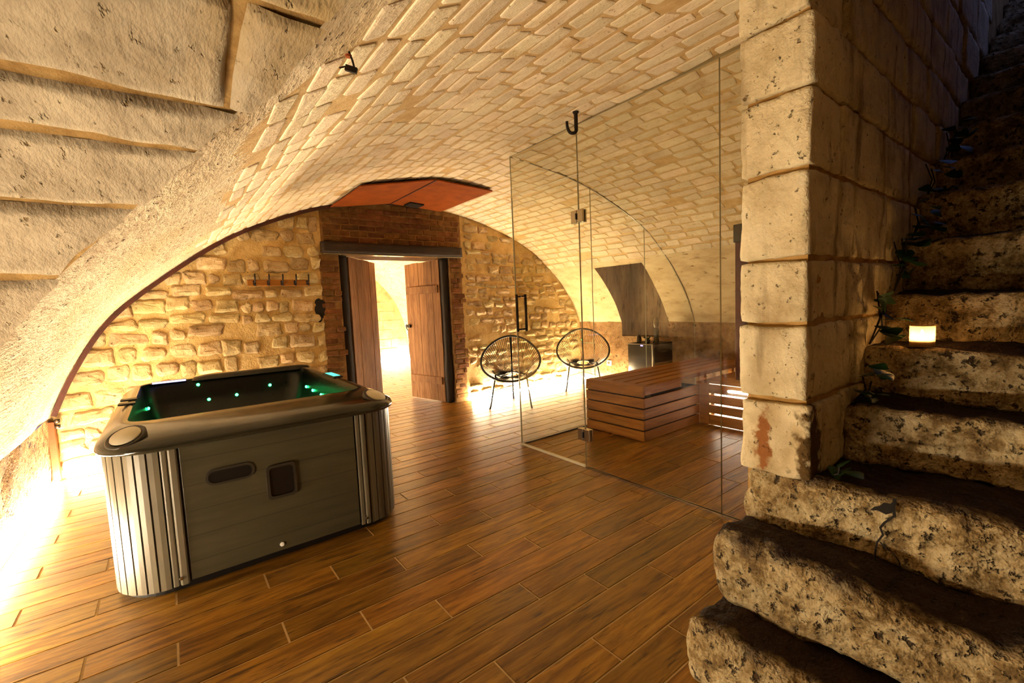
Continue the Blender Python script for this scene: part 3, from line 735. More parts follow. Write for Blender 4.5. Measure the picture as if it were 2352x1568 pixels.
# cracks in the third step: dark broken wedge and fissure
def Rf(y, z, o): return Vector((1.700-o, y, z))
def crack(pts, w, name='crack'):
    mb = MB(); L = []; Rr = []
    for k, (y, z) in enumerate(pts):
        ww = w*(1-.6*k/len(pts)); L.append((y-ww, z)); Rr.append((y+ww, z))
    vs = [Rf(y, z, .012+.006*0) for y, z in L]+[Rf(y, z, .012) for y, z in Rr]; n = len(L)
    mb.add(vs, [(k, k+1, n+k+1, n+k) for k in range(n-1)]); mb.build(name, 'hole', stair)
crack([(.352, .668), (.355, .64), (.352, .615), (.375, .585), (.385, .565), (.378, .545), (.392, .515), (.396, .48), (.396, .455)], .0045)
crack([(.385, .52), (.372, .505), (.352, .497), (.338, .475), (.334, .455)], .003)
mb = MB(); mb.add([Rf(y, z, .013) for y, z in ((.350, .668), (.358, .622), (.372, .612), (.392, .618), (.412, .612), (.400, .628), (.388, .634), (.378, .648), (.362, .650))], [tuple(range(9))])
mb.build('crack', 'hole', stair)

# ------------------------------------------------------------------ glass enclosure
XG, TG = 2.5035, .008
def zv(x): return z_of_x(x)-.012
def pane_x(name, y0, y1, z0, z1, par):
    mb = MB(); x0, x1 = XG-TG/2, XG+TG/2
    vs = [(x0,y0,z0),(x1,y0,z0),(x1,y1,z0),(x0,y1,z0),(x0,y0,z1),(x1,y0,z1),(x1,y1,z1),(x0,y1,z1)]
    mb.add(vs, [(1,2,6,5),(3,0,4,7)], 0); mb.add(vs, [(0,3,2,1),(4,5,6,7),(0,1,5,4),(2,3,7,6)], 1)
    return mb.build(name, ['glass', 'glassedge'], par)
enc = empty('glass_screen', (XG, 1.8, 0), 'frameless glass screen panels between floor and vault', 'glass screen')
pane_x('pane', YW1, 1.311, 0.0, zv(XG), enc); pane_x('pane', 1.315, 2.392, 0.0, zv(XG), enc)
pane_x('pane', 2.397, 3.20, 2.245, zv(XG), enc)
MT['seal'] = P('silicone_seal', '#7d6a45', .5)
MB().box(XG-.006, XG+.006, YW1, 3.203, zv(XG)+.0005, z_of_x(XG)+.012).build('top_seal', 'seal', enc)
for dy in (-.009, .009): MB().box(XG+dy-.003, XG+dy+.003, YW1, 2.392, 0, .012).build('floor_channel', 'chrome', enc)
dr = empty('glass_door', (XG, 2.8, 0), 'clear glass door with square steel handle and hinges', 'glass door')
pane_x('pane', 2.398, 3.196, .020, 2.238, dr)
MB().box(XG-.007, XG+.007, 2.398, 3.196, .004, .024).build('bottom_seal', P('clear_vinyl_seal', '#c9bfa4', .3), dr)
MB().box(XG-.005, XG+.005, 3.1965, 3.204, .02, 2.238).build('edge_seal', 'glassedge', dr)
for z in (1.93, .268):
    h = MB(); h.bbox(XG-.024, XG-TG/2-.0005, 2.400, 2.455, z-.047, z+.047, .003); h.bbox(XG+TG/2+.0005, XG+.02, 2.400, 2.455, z-.047, z+.047, .003)
    hb = h.build('hinge', 'chrome', dr)
    h2 = MB(); h2.bbox(XG-.024, XG-TG/2-.0005, 2.335, 2.396, z-.047, z+.047, .003); h2.bbox(XG+TG/2+.0005, XG+.02, 2.335, 2.396, z-.047, z+.047, .003); h2.build('hinge_plate', 'chrome', hb)
    MB().tube([(XG-.028, 2.398, z-.022), (XG-.028, 2.398, z+.022)], .006).build('hinge_pin', 'iron', hb)
for sx in (-1, 1):
    hd = MB().bbox(XG+sx*.05-.009, XG+sx*.05+.009, 3.118, 3.136, 1.055, 1.385, .002).build('handle', 'iron', dr)
    for z in (1.075, 1.365): MB().bbox(min(XG+sx*.005, XG+sx*.045), max(XG+sx*.005, XG+sx*.045), 3.120, 3.134, z-.007, z+.007, .002).build('standoff', 'iron', hd)
# rear screen of three panes whose tops follow the vault
rs = empty('glass_screen', (4.0, 3.2, 0), 'glass screen behind the sauna bench, top cut to vault curve', 'glass screen')
YR = 3.212
def pane_y(x0, x1):
    n = 24; xs_ = [x0+(x1-x0)*k/n for k in range(n+1)]; mb = MB(); vs = []
    for yy in (YR-TG/2, YR+TG/2):
        vs += [(x, yy, 0.0) for x in xs_]+[(x, yy, zv(x)) for x in xs_]
    m = n+1; F0 = []; F1 = []; T = []
    for k in range(n):
        F0.append((k, k+1, m+k+1, m+k)); F1.append((2*m+k, 3*m+k, 3*m+k+1, 2*m+k+1)); T.append((m+k, m+k+1, 3*m+k+1, 3*m+k)); T.append((k, 2*m+k, 2*m+k+1, k+1))
    T.append((0, m, 3*m, 2*m)); T.append((n, 2*m+n, 3*m+n, m+n))
    mb.add(vs, F0+F1, 0); mb.add(vs, T, 1); mb.build('pane', ['glass', 'glassedge'], rs)
_xs = np.linspace(XG+.006, 5.455, 60); _m = MB()
for _a, _b in zip(_xs[:-1], _xs[1:]):
    _vs = [(x, y, zv(x)+d) for d in (.0005, .02) for x, y in ((_a, YR-.006), (_b, YR-.006), (_b, YR+.006), (_a, YR+.006))]
    _m.add(_vs, [(0,3,2,1),(4,5,6,7),(0,1,5,4),(2,3,7,6)])
_m.build('top_seal', 'seal', rs)
MB().box(XG+.02, 5.455, YR-.008, YR+.010, 0, .012).build('floor_channel', 'iron', rs)
pane_y(XG+.006, 3.526); pane_y(3.530, 4.414); pane_y(4.418, 5.455)

# ------------------------------------------------------------------ sauna bench
bn = empty('sauna_bench', (4.3, 2.8, 0), 'slatted red cedar corner bench lit from inside', 'bench')
BX0, BY0, BY1, BZ = 3.335, 2.465, 3.165, .51
for k in range(5):
    z0, z1 = .004+k*.1015, .0935+k*.1015
    MB().bbox(BX0, BX0+.02, BY0+.001, BY1, z0, z1, .003).build('board', 'cedar_y', bn)
    if k < 4:
        MB().bbox(BX0+.02, 4.262, BY0, BY0+.02, z0, z1, .003).build('board', 'cedar', bn)
MB().bbox(BX0+.02, 3.94, BY0, BY0+.02, .425, .507, .003).build('board', 'cedar', bn)
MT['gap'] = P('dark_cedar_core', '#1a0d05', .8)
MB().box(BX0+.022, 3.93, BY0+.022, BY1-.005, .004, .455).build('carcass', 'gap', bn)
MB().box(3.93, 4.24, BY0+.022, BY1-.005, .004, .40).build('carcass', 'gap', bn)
for k in range(5):
    y0 = BY0+.028+k*.134
    MB().bbox(BX0+.10, 5.40, y0+.016, y0+.118, BZ-.04, BZ, .004).build('slat', 'cedar', bn)
MB().bbox(BX0+.001, BX0+.098, BY0+.002, BY1, BZ-.024, BZ+.001, .004).build('end_board', 'cedar_y', bn)
MB().bbox(BX0+.1, 3.945, BY0+.001, BY0+.026, BZ-.024, BZ, .003).build('edge_board', 'cedar', bn)
for x in (3.955, 4.5, 5.1): MB().bbox(x, x+.045, BY0+.08, BY0+.125, .0, BZ-.024, .003).build('post', 'cedar', bn)
# low seat along the right side
for k, (z0, z1) in enumerate(((.004, .105), (.122, .205), (.222, .306), (.324, .415))):
    MB().bbox(4.264, 4.284, 1.15, 2.36, z0, z1, .003).build('board', 'cedar_y', bn)
MB().bbox(4.262, 4.30, 2.36, 2.466, .004, .42, .003).build('corner_post', 'cedar_y', bn)
for k in range(5):
    x0 = 4.286+k*.20
    MB().bbox(x0, x0+.196, 1.15, 2.52, .398, .42, .004).build('slat', 'cedar_y', bn)
for y in (1.6, 2.1): MB().bbox(4.9, 4.945, y, y+.045, .42, .95, .003).build('post', 'cedar_y', bn)
MB().bbox(4.44, 4.455, 1.2, 2.40, .02, .36, .002).build('light_panel', 'led_bench', bn)
MB().box(4.268, 4.274, 1.2, 2.36, .416, .421).build('light_line', E('led_faint', (1, .85, .65, 1), 1.5), bn)
MB().box(4.0, 5.35, 3.13, 3.145, .435, .455).build('light_line', E('led_dim', (1, .85, .65, 1), 6), bn)
# infra-red panel with a black head at the end of the seat, partly behind the pillar
ir = empty('infrared_panel', (4.62, 2.27, .42), 'dark red upright heater panel with black head behind pillar', 'heater')
MT['maroon'] = P('dark_red_enamel', '#4a0d10', .35)
MB().bbox(4.60, 4.66, 2.16, 2.262, .42, 1.82, .006).build('panel', 'maroon', ir)
MB().bbox(4.585, 4.675, 2.14, 2.275, 1.82, 2.02, .01).build('head', 'black', ir)

# ------------------------------------------------------------------ hot tub
tb = empty('hot_tub', (.39, 3.78, 0), 'square grey hot tub with dark basin and green lights', 'hot tub')
def ring(x0, x1, y0, y1, r, z): return rrect(x0, x1, y0, y1, r, z, 8)
MB().loft([ring(-.27, 1.06, 2.645, 4.705, .19, .0), ring(-.27, 1.06, 2.645, 4.705, .19, .06)], True).build('base', 'black', tb)
MB().loft([ring(-.285, 1.075, 2.632, 4.72, .20, .045), ring(-.285, 1.075, 2.632, 4.72, .20, .70)], True, False).build('body', 'dgrey', tb, False)
fp = MB().bbox(-.012, .808, 2.617, 2.64, .04, .70, .004).build('front_panel', 'tub', tb)
# corner panels made of upright slats
def corner(cx, cy, a0, a1, name):
    cp = empty('corner_panel', (0, 0, 0), None, None); cp.parent = tb
    cp.location = (0, 0, 0); WLOC[cp.name] = WLOC[tb.name]
    n = 7; R = .215
    for k in range(n):
        b0, b1 = math.radians(a0+(a1-a0)*k/n+.35), math.radians(a0+(a1-a0)*(k+1)/n-.35)
        vs = []
        for z in (.03, .70):
            for r_, bb in ((R-.012, b0), (R, b0+.012), (R+.001, (b0+b1)/2), (R, b1-.012), (R-.012, b1)):
                vs.append((cx+r_*math.cos(bb), cy+r_*math.sin(bb), z))
        MB().add(vs, [(0,1,6,5),(1,2,7,6),(2,3,8,7),(3,4,9,8),(4,3,2,1,0),(5,6,7,8,9)]).build('slat', 'tubslat', cp)
    return cp
cl = corner(-.285+.2, 2.632+.2, 180, 270, 'l'); cr_ = corner(1.075-.2, 2.632+.2, 270, 360, 'r')
for cp, x0, x1 in ((cl, -.083, -.018), (cr_, .815, .872)):
    MB().bbox(x0, x0+.026, 2.614, 2.64, .03, .70, .006).build('slat', 'tubslat', cp)
    MB().bbox(x0+.028, x1, 2.607, 2.64, .03, .70, .008).build('slat', 'tubslat', cp)
    MB().lathe([(.001, 0), (.009, .0), (.007, .004), (.001, .005)], ((x0+x1)/2, 2.607, .07), 10, axis=(0, -1, 0)).build('screw', 'chrome', cp)
for x, cp in ((-.297, cl), (1.065, cr_)):
    for k in range(3):
        y0 = 2.84+k*.062
        MB().bbox(x, x+.022, y0, y0+.056, .03, .70, .004).build('slat', 'tubslat', cp)
rim_r = [(-.293, 1.083, 2.612, 4.735, .21, .694), (-.318, 1.108, 2.588, 4.757, .23, .700), (-.322, 1.112, 2.584, 4.761, .23, .715), (-.314, 1.104, 2.594, 4.753, .23, .738),
         (-.292, 1.082, 2.64, 4.735, .22, .758), (-.265, 1.055, 2.73, 4.71, .2, .774), (-.240, 1.03, 2.84, 4.69, .17, .786), (-.222, 1.0, 2.93, 4.675, .14, .790), (-.21, .99, 2.95, 4.665, .13, .785)]
MB().loft([ring(*a) for a in rim_r]).build('rim', 'rim', tb, True)
bas_r = [(-.211, .991, 2.949, 4.666, .13, .7855), (-.20, .975, 2.965, 4.655, .13, .75), (-.185, .965, 2.99, 4.64, .14, .63), (-.15, .92, 3.05, 4.6, .15, .47), (-.13, .9, 3.1, 4.56, .15, .45),
         (0, .75, 3.3, 4.4, .2, .40), (.05, .7, 3.4, 4.3, .2, .2)]
bas = MB().loft([ring(*a) for a in bas_r], False, True).build('basin', 'basin', tb, True)
for p in ((.226, 4.628, .60), (.432, 4.628, .608), (.161, 4.645, .735), (.70, 4.63, .656), (.956, 4.40, .63), (.956, 4.17, .625), (.956, 3.90, .622), (-.172, 4.45, .62)):
    MB().lathe([(.001, -.008), (.010, -.006), (.012, 0), (.008, .005), (.001, .007)], p, 12, axis=(0, -1, 0) if p[1] > 4.6 else (-1 if p[0] > 0 else 1, 0, 0)).build('jet_light', 'green', tb)
# speakers let into the two front corners
for cx, cy, tx in ((-.198, 2.705, -.30), (.988, 2.72, .30)):
    ax = Vector((tx, -.42, 1)).normalized()
    sp = MB().lathe([(.001, -.03), (.075, -.03), (.08, .0), (.072, .006), (.066, .002), (.001, .002)], (cx, cy, .770), 32, axis=ax).build('speaker_ring', 'dgrey', tb, True)
    MB().lathe([(.001, .0), (.062, .0), (.058, .008), (.001, .012)], (cx, cy, .7725), 32, axis=ax).build('speaker_mesh', 'speaker', sp, True)
# head rests on the far rim, waterfall slot, control screen, light bar
MB().loft([ring(.12, 1.06, 4.60, 4.745, .05, .775), ring(.14, 1.05, 4.615, 4.74, .05, .797), ring(.20, 1.0, 4.64, 4.72, .04, .808)], False, True).build('headrest', 'basin', tb, True)
MB().loft([rrect(-.15, .09, 4.60, 4.665, .02, .785), rrect(-.145, .085, 4.605, 4.66, .02, .797)], False, True).build('light_bar', 'black', tb)
MB().loft([rrect(-.14, .08, 4.592, 4.599, .003, .786), rrect(-.14, .08, 4.592, 4.599, .003, .800)], False, True).build('light_bar_glow', 'violet', tb)
for y in (3.60, 3.78): MB().bbox(-.285, -.20, y, y+.07, .786, .797, .004).build('valve_handle', 'black', tb)
cp = MB().bbox(.985, 1.06, 3.60, 3.92, .784, .799, .006).build('control_panel', 'black', tb)
MB().box(.998, 1.048, 3.64, 3.88, .7992, .8005).build('screen', 'screen', cp)
# pill-shaped light and the little hatch on the front panel
def pill(x0, x1, z0, z1, y, d, r=None, n=8):
    r = r or (z1-z0)/2; q = rrect(x0, x1, z0, z1, r-.0005, 0, n); return [Vector((v.x, y-d, v.y)) for v in q]
pl = MB().loft([pill(.080, .292, .476, .558, 2.618, 0), pill(.080, .292, .476, .558, 2.618, .006), pill(.092, .280, .488, .546, 2.618, .006)]).build('light_frame', 'dgrey', fp)
MB().add(pill(.091, .281, .487, .547, 2.618, .003), [tuple(range(36))]).build('light_lens', 'black', fp)
ht = MB().loft([pill(.340, .482, .330, .512, 2.618, 0, .025), pill(.340, .482, .330, .512, 2.618, .012, .025), pill(.354, .468, .346, .498, 2.618, .012, .018)]).build('hatch_frame', 'dgrey', fp)
MB().add(pill(.352, .470, .344, .500, 2.618, .005, .018), [tuple(range(36))]).build('hatch_lid', 'black', fp)
MB().lathe([(.004, 0), (.011, 0), (.011, .006), (.004, .007)], (.386, 2.617, .075), 14, axis=(0, -1, 0)).build('drain_ring', 'white', fp)
MB().box(1.089, 1.091, 2.80, 2.86, .27, .33).build('label_sticker', 'white', tb)

# ------------------------------------------------------------------ doorway: lintel, posts, two leaves
lt = rough_block(1.405, 3.20, 5.205, 5.30, 1.955, 2.085, res=.04, rad=.008, amp=.004, seed=3, big=.004)
lo = mkobj('trim_1', lt[0], lt[1], 'darkwood', None, True); tag(lo, 'dark timber lintel beam over the doorway', 'beam', kind='structure')
MB().box(1.42, 3.19, 5.212, 5.29, 1.943, 1.952).build('metal_strip', 'chrome', lo)
for nm, a, b, lab in (('trim_2', 1.605, 1.70, 'blackened left door post under lintel'), ('trim_3', 2.935, 3.022, 'near-black right door post under lintel')):  # both posts share one near-black timber tone
    g = rough_block(a, b, 5.30, 5.42, 0, 1.942, res=.05, rad=.01, amp=.004, seed=a, big=.012)
    tag(mkobj(nm, g[0], g[1], 'postwood', None, True), lab, 'door post', kind='structure')
def leaf(name, hx, hy, ex, ey, z0, z1, n, label):
    d = Vector((ex-hx, ey-hy, 0)); L = d.length; d.normalize(); nn = Vector((-d.y, d.x, 0))
    e = empty(name, (hx, hy, 0), label, 'door', kind='structure')
    for k in range(n):
        c = Vector((hx, hy, 0))+d*(L*(k+.5)/n); zt = z1+random.uniform(-.006, .006)
        MB().obox(c+Vector((0, 0, (z0+zt)/2)), d, nn, (0, 0, 1), L/n/2-.002, .016+.002*(k % 2), (zt-z0)/2).build('plank', 'oldwood', e)
    for z in (.3, 1.55):
        c = Vector((hx, hy, z))+d*L/2
        MB().obox(c+nn*.028, d, nn, (0, 0, 1), L/2-.03, .010, .05).build('ledge', 'oldwood', e)
    return e, d, nn
e1, d1, n1 = leaf('door_1', 1.72, 5.37, 2.25, 5.95, .012, 1.935, 4, 'old brown plank door leaf half open on left')
e2, d2, n2 = leaf('door_2', 2.945, 5.40, 2.785, 6.12, .012, 1.935, 5, 'old plank door leaf swung open on right, iron latch')
p = Vector((2.785, 6.12, 1.05))
la = MB().obox(p-d2*.03-n2*-.03, d2, n2, (0, 0, 1), .05, .012, .02).build('latch', 'iron', e2)
MB().tube([p+d2*.01, p+d2*.05+Vector((0, 0, .02)), p+d2*.06+Vector((0, 0, -.03)), p+d2*.03+Vector((0, 0, -.06))], .007).build('latch_ring', 'iron', la)
MB().tube([p+d2*.02+Vector((0, 0, -.05)), p+d2*.03+Vector((0, 0, -.2)), p+d2*.02+Vector((0, 0, -.42))], .004).build('chain', 'iron', la)

# ------------------------------------------------------------------ rusty steel: arch band, ceiling plates
def band_pts():
    out = [(-.862, 0.0), (-.835, .50)]
    for u in np.linspace(.03, u_of_x(2.62), 60): out.append(prof(u))
    return out
bp = band_pts(); rings_ = []
ab = empty('steel_arch_band', (-.86, 5.2, 0), 'rust brown steel band arching over rubble wall', 'arch band')
def sweep(pts, y0, y1, th, inset):
    vs = []; fs = []; m = len(pts)
    for i, (x, z) in enumerate(pts):
        a = pts[max(0, i-1)]; b = pts[min(m-1, i+1)]; t = Vector((b[0]-a[0], 0, b[1]-a[1])).normalized(); n = Vector((t.z, 0, -t.x))
        c = Vector((x, 0, z)); p0 = c+n*inset; p1 = c+n*(inset+th)
        vs += [Vector((p0.x, y0, p0.z)), Vector((p1.x, y0, p1.z)), Vector((p1.x, y1, p1.z)), Vector((p0.x, y1, p0.z))]
    for i in range(m-1):
        for k in range(4): fs.append((i*4+k, i*4+(k+1) % 4, i*4+4+(k+1) % 4, i*4+4+k))
    fs += [(0, 1, 2, 3), ((m-1)*4+3, (m-1)*4+2, (m-1)*4+1, (m-1)*4)]
    return vs, fs
g = sweep(bp[2:], 5.21, 5.245, .034, .004); mkobj('arch_bar', g[0], g[1], 'band', ab)
MB().bbox(-.858, -.812, 5.20, 5.245, 0.0, .50, .003).build('foot_post', 'post', ab)
for z in (.50, .455):
    MB().lathe([(.001, 0), (.012, 0), (.010, .012), (.001, .014)], (-.795, 5.20, z), 10, axis=(0, -1, 0)).build('bolt', 'chrome', ab)
    MB().bbox(-.812, -.78, 5.2, 5.24, z-.012, z+.012, .002).build('lug', 'iron', ab)
cpl = empty('ceiling_plates', (2.22, 4.7, 2.56), 'folded rust red steel plates fixed under vault above doorway', 'ceiling plate')
def plate(xa, xb, ya, yb_, y1, nm):
    za, zb = z_of_x(xa)-.022, z_of_x(xb)-.022
    vs = [(xa, ya, za), (xb, yb_, zb), (xb, y1, zb), (xa, y1, za), (xa, ya, za-.012), (xb, yb_, zb-.012), (xb, y1, zb-.012), (xa, y1, za-.012)]
    return MB().add(vs, [(0,1,2,3),(7,6,5,4),(0,4,5,1),(1,5,6,2),(2,6,7,3),(3,7,4,0)]).build(nm, 'copper', cpl)
plate(1.53, 2.228, 4.22, 4.06, 5.205, 'plate'); plate(2.232, 2.91, 4.06, 4.05, 5.205, 'plate')
MB().bbox(2.222, 2.238, 4.05, 5.2, z_of_x(2.23)-.042, z_of_x(2.23)-.03, .002).build('fold_strip', 'band', cpl)
zz_ = lambda x: z_of_x(2.23)-.034+(z_of_x(2.91)-z_of_x(2.23))*(x-2.23)/.68
MB().add([(2.38, 4.98, zz_(2.38)-.001), (2.56, 4.98, zz_(2.56)-.001), (2.56, 5.16, zz_(2.56)-.001), (2.38, 5.16, zz_(2.38)-.001),
          (2.38, 4.98, zz_(2.38)-.016), (2.56, 4.98, zz_(2.56)-.016), (2.56, 5.16, zz_(2.56)-.016), (2.38, 5.16, zz_(2.38)-.016)],
         [(0,1,2,3),(7,6,5,4),(0,4,5,1),(1,5,6,2),(2,6,7,3),(3,7,4,0)]).build('vent_grille', 'iron', cpl)

# ------------------------------------------------------------------ coat rack
ck = empty('coat_rack', (.955, 5.24, 1.6), 'brown wooden coat rack with five dark hooks on rubble wall', 'coat rack')
MB().bbox(.668, 1.26, 5.222, 5.242, 1.597, 1.662, .003).build('board', 'cedar', ck)
for x in (.73, .857, .984, 1.111, 1.234):
    h = MB(); h.tube([(x, 5.222, 1.63), (x, 5.20, 1.628), (x, 5.17, 1.64), (x, 5.15, 1.68), (x, 5.15, 1.715)], .007)
    h.tube([(x, 5.222, 1.62), (x, 5.195, 1.60), (x, 5.18, 1.605), (x, 5.175, 1.625)], .006); h.bbox(x-.013, x+.013, 5.215, 5.223, 1.605, 1.652, .002)
    h.build('hook', 'iron', ck, True)

# ------------------------------------------------------------------ string chairs
def make_chair(loc, rz, label):
    e = empty('string_chair', (0, 0, 0), label, 'chair', 'black string lounge chairs')
    T = math.radians(56)
    def rim(t):
        s = .335*math.sin(t); w = .375*(1-.13*math.sin(t)+.03*math.cos(2*t))
        return Vector((w*math.cos(t), .02+s*math.cos(T), .60+s*math.sin(T)))
    MB().tube([rim(2*math.pi*k/48) for k in range(48)], .014, 10, True).build('rim', 'cord', e, True)
    hub = lambda t: Vector((.10*math.cos(t), .16+.05*math.sin(t), .36+.03*math.sin(t)))
    MB().tube([hub(2*math.pi*k/20) for k in range(20)], .008, 6, True).build('hub_ring', 'leg', e, True)
    mb = MB()
    for k in range(72):
        t = 2*math.pi*(k+.5)/72; a, b = rim(t), hub(t); mid = (a+b)/2+Vector((0, .05, -.035))
        mb.tube([a, a*.45+mid*.5+b*.05, mid, mid*.5+b*.5+Vector((0, .008, -.008)), b], .0045, 4)
    tag(mb.build('cord_webbing', 'cord', e), kind='stuff')
    MB().tube([rim(math.pi/2)+Vector((0, .012, 0)), (0, .27, .62), (0, .24, .46), (0, .19, .36)], .011, 8).build('back_stay', 'cord', e, True)
    for pts in ([(-.10, .10, .37), (-.20, -.02, .385), (-.255, -.25, .03), (-.265, -.30, 0)], [(.10, .10, .37), (.20, -.02, .385), (.255, -.25, .03), (.265, -.30, 0)], [(0, .21, .38), (0, .25, .30), (0, .31, 0)]):
        MB().tube(pts, .011, 8).build('leg', 'leg', e, True)
    MB().tube([(-.225, -.135, .2), (0, .265, .2), (.225, -.135, .2)], .005, 6).build('stretcher', 'leg', e, True)
    for s in (-1, 1):
        MB().tube([(s*.06, .13, .36), (s*.13, .0, .355), (s*.2, -.05, .40), (s*.24, -.03, .45)], .006, 6).build('seat_bracket', 'leg', e, True)
    e.location = loc; e.rotation_euler = (0, 0, math.radians(rz)); return e
make_chair((3.506, 4.654, 0), -40.9, 'black string lounge chair nearer the doorway, seen through glass door')
make_chair((4.90, 4.69, 0), -45.6, 'black string lounge chair nearer the mini fridge')

# ------------------------------------------------------------------ mini fridge and what stands on it
fr = empty('mini_fridge', (5.22, 3.73, 0), 'small black mini fridge with glass door', 'fridge')
MB().bbox(5.02, 5.44, 3.53, 3.93, .02, .70, .008).build('cabinet', 'black', fr)
fd = MB().bbox(4.995, 5.017, 3.53, 3.93, .03, .70, .004).build('door', 'chrome', fr)
MB().box(4.990, 4.996, 3.555, 3.925, .05, .685).build('door_glass', P('glow_tint_glass', '#39332b', .12), fd)  # lighter glass tone paints in the glow of the interior
MB().box(4.988, 4.9905, 3.68, 3.72, .668, .684).build('display', E('blue_display', (.25, .2, 1, 1), 4), fd)
for x in (5.06, 5.4):
    for y in (3.57, 3.89): MB().lathe([(.015, 0), (.015, .02)], (x, y, 0), 10).build('foot', 'black', fr)
b1 = MB().lathe([(.001, 0), (.030, 0), (.032, .01), (.032, .075), (.018, .10), (.018, .115), (.001, .116)], (5.10, 3.82, .7005), 20).build('jar', P('dark_jar', '#1c120c', .3), None, True, (5.10, 3.82, .7005))
tag(b1, 'short dark jar on left of mini fridge top', 'jar')
fg = empty('figurine', (5.16, 3.59, .7005), 'tall dark figurine on right of mini fridge top', 'figurine')
MB().lathe([(.001, 0), (.045, 0), (.045, .02), (.035, .03), (.03, .10), (.036, .16), (.028, .20), (.001, .205)], (5.16, 3.59, .7005), 20).build('body', P('dark_green_glaze', '#161a10', .35), fg, True)
MB().lathe([(.001, .2), (.022, .205), (.034, .24), (.036, .28), (.028, .315), (.02, .335), (.001, .345)], (5.16, 3.59, .7005), 20).build('head', P('tan_clay', '#6f5a34', .6), fg, True)
def leaf_mesh(p, d, up, L, w):
    p, d = Vector(p), Vector(d).normalized(); s = d.cross(Vector(up)).normalized(); u = s.cross(d)
    out = [(0, 0), (.08, .42), (.3, .5), (.5, .36), (.75, .22), (1, 0)]
    vs = [p+d*L*a+u*(.10*L*math.sin(a*3)) for a, _ in out]; n = len(vs)
    lft = [p+d*L*a+s*w*b for a, b in out[1:-1]]; rgt = [p+d*L*a-s*w*b for a, b in out[1:-1]]
    V_ = vs+lft+rgt; fs = []
    k = len(lft)
    fs.append((0, n, 1)); fs.append((0, 1, n+k))
    for i in range(k-1):
        fs.append((1+i, n+i, n+i+1, 2+i)); fs.append((1+i, 2+i, n+k+i+1, n+k+i))
    fs.append((k, n+k-1, n-1)); fs.append((k, n-1, n+2*k-1))
    return V_, fs
pp = empty('potted_plant', (5.12, 3.70, .7005), 'small leafy plant in dark pot on mini fridge', 'plant')
MB().lathe([(.001, 0), (.028, 0), (.036, .045), (.03, .045), (.001, .04)], (5.12, 3.70, .7005), 18).build('pot', 'dgrey', pp, True)
rg = random.Random(5)
for k in range(12):
    a = k*2.4; d = (math.cos(a), math.sin(a), rg.uniform(.4, 1.2)); g = leaf_mesh((5.12, 3.70, .74), d, (0, 0, 1), rg.uniform(.06, .09), .035)
    mkobj('leaf', g[0], g[1], 'leaf', pp, True)
ol = empty('power_outlet', (5.45, 4.66, .32), 'white power socket on right wall beside string chair', 'outlet')
MB().bbox(5.435, 5.458, 4.615, 4.70, .275, .36, .004).build('plate', 'white', ol)
MB().lathe([(.022, 0), (.022, .003), (.001, .0032)], (5.435, 4.657, .318), 16, axis=(-1, 0, 0)).build('socket', 'dgrey', ol)

# ------------------------------------------------------------------ iron hook and bracket in the vault
hk = [(2.341, 2.24, 2.60), (2.341, 2.24, 2.50), (2.338, 2.238, 2.468), (2.322, 2.245, 2.452), (2.300, 2.26, 2.458), (2.286, 2.268, 2.49), (2.283, 2.27, 2.53)]
def smooth_pts(P_, k=5):
    Q = [2*Vector(P_[0])-Vector(P_[1])]+[Vector(p) for p in P_]+[2*Vector(P_[-1])-Vector(P_[-2])]; out = []
    for i in range(1, len(Q)-2):
        for j in range(k):
            t = j/k; a, b, c, d = Q[i-1:i+3]; out.append(.5*((2*b)+(c-a)*t+(2*a-5*b+4*c-d)*t*t+(3*b-a-3*c+d)*t**3))
    return out+[Vector(P_[-1])]
e = empty('ceiling_hook', (2.341, 2.24, 2.595), 'large black iron hook hanging from vault above glass door', 'hook')
MB().tube(smooth_pts(hk), .0125, 8, rf=lambda t: 1.1-.35*t).build('hook', 'iron', e, True)
MB().lathe([(.001, 0), (.022, 0), (.018, -.012), (.001, -.014)], (2.341, 2.24, 2.595), 12).build('collar', 'iron', e)
e = empty('iron_bracket', (.487, 1.371, 2.045), 'small rusty iron bracket stub in the vault at upper left', 'bracket')
q = Vector((.487, 1.371, 2.045))
MB().tube([q+Vector((0, 0, .02)), q+Vector((.008, -.008, -.012)), q+Vector((.011, -.012, -.034))], .003, 6).build('rod', 'iron', e)
MB().obox(q+Vector((.003, -.007, -.038)), Vector((.8, -.5, -.3)).normalized(), Vector((.5, .8, 0)).normalized(), Vector((.25, -.15, .95)).normalized(), .017, .005, .008).build('clamp', 'iron', e)
MB().tube([q+Vector((-.012, .0, -.031)), q+Vector((-.027, .007, -.036))], .0025, 6).build('pin', 'iron', e)
MB().lathe([(.001, 0), (.010, -.002), (.008, -.008), (.001, -.009)], q+Vector((0, 0, .006)), 10).build('rust_collar', 'rust', e)

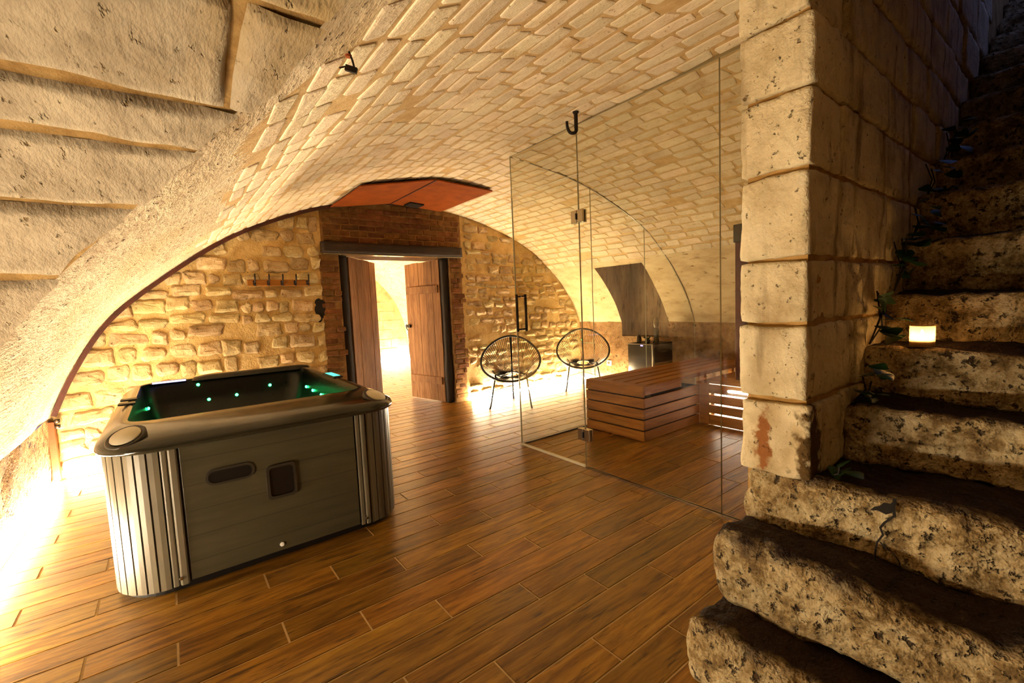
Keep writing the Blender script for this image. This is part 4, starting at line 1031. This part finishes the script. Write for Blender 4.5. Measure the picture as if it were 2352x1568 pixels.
# ------------------------------------------------------------------ candle on the stairs
cz = SZ[4]-.004; cc = (2.345, .42, cz)
cn = empty('candle_jar', cc, 'lit tealight glass glowing on the stone stair', 'candle')
mg, nt, b = new_mat('frosted_candle_glass')
b.inputs['Base Color'].default_value = (.9, .6, .25, 1); b.inputs['Roughness'].default_value = .5
b.inputs['Transmission Weight'].default_value = .0
tr = nt.nodes.new('ShaderNodeBsdfTranslucent'); tr.inputs[0].default_value = (1, .75, .4, 1)
tp = nt.nodes.new('ShaderNodeBsdfTransparent')
mx1 = nt.nodes.new('ShaderNodeMixShader'); mx1.inputs[0].default_value = .45; link(nt, tr.outputs[0], mx1.inputs[1]); link(nt, tp.outputs[0], mx1.inputs[2])
link(nt, mx1.outputs[0], nt.nodes['Material Output'].inputs[0]); MT['candleglass'] = mg
MB().lathe([(.036, .0), (.0385, .004), (.0385, .080), (.036, .080), (.036, .008)], cc, 28).build('glass', 'candleglass', cn, True)
MB().lathe([(.001, .009), (.030, .009), (.030, .026), (.001, .026)], cc, 24).build('wax', P('candle_wax', '#f2e3c4', .6), cn, True)
MB().lathe([(.001, .030), (.006, .036), (.0075, .044), (.004, .056), (.001, .064)], cc, 12).build('flame', E('flame', (1, .55, .18, 1), 260), cn, True)

# ------------------------------------------------------------------ ivy in the corner of the stairs
rg = random.Random(17)
def ivy(base, n, spread, lab, size=(.045, .08), rise=.16):
    e = empty('ivy_plant', base, lab, 'plant', 'ivy growing along the stair wall'); b = Vector(base)
    for k in range(max(1, n//4)):
        tip = b+Vector((rg.uniform(-spread, spread), -rg.uniform(.0, .05), rise*rg.uniform(.5, 1)))
        MB().tube([b, (b+tip)/2+Vector((rg.uniform(-.02, .02), -.02, 0)), tip], .003, 5).build('stem', 'stem', e)
    for k in range(n):
        p = b+Vector((rg.uniform(-spread, spread), -rg.uniform(.005, .09), rg.uniform(.01, rise)))
        d = (rg.uniform(-1, .4), rg.uniform(-1, -.1), rg.uniform(-.5, .5)); L = rg.uniform(*size)
        g = leaf_mesh(p, d, (rg.uniform(-.4, .4), -.3, 1), L, L*1.0); mkobj('leaf', g[0], g[1], 'leaf', e, True)
ivy((1.76, .555, SZ[2]), 4, .03, 'single green ivy sprig low on third stair by pillar foot', (.05, .07), .05)
ivy((2.10, .57, SZ[3]), 10, .05, 'ivy tuft on the stair just below the candle', rise=.15)
ivy((2.30, .575, SZ[4]), 14, .045, 'ivy clump on the stair left of the candle', rise=.22)
ivy((2.62, .57, SZ[5]), 12, .06, 'ivy clump on the stair just above the candle', rise=.24)
ivy((2.90, .57, SZ[6]), 12, .06, 'ivy clump on the third stair above the candle', rise=.22)
ivy((3.2, .57, SZ[7]), 10, .06, 'ivy clump in shadow high on the stairs', rise=.22)
ivy((3.55, .57, SZ[8]), 10, .07, 'ivy clump near the top of the visible stairs', rise=.25)

# tiny glows need no light sampling of their own
for m in bpy.data.materials:
    if m.name in ('green_screen', 'violet_white_light', 'blue_display', 'led_faint'): m.cycles.emission_sampling = 'NONE'
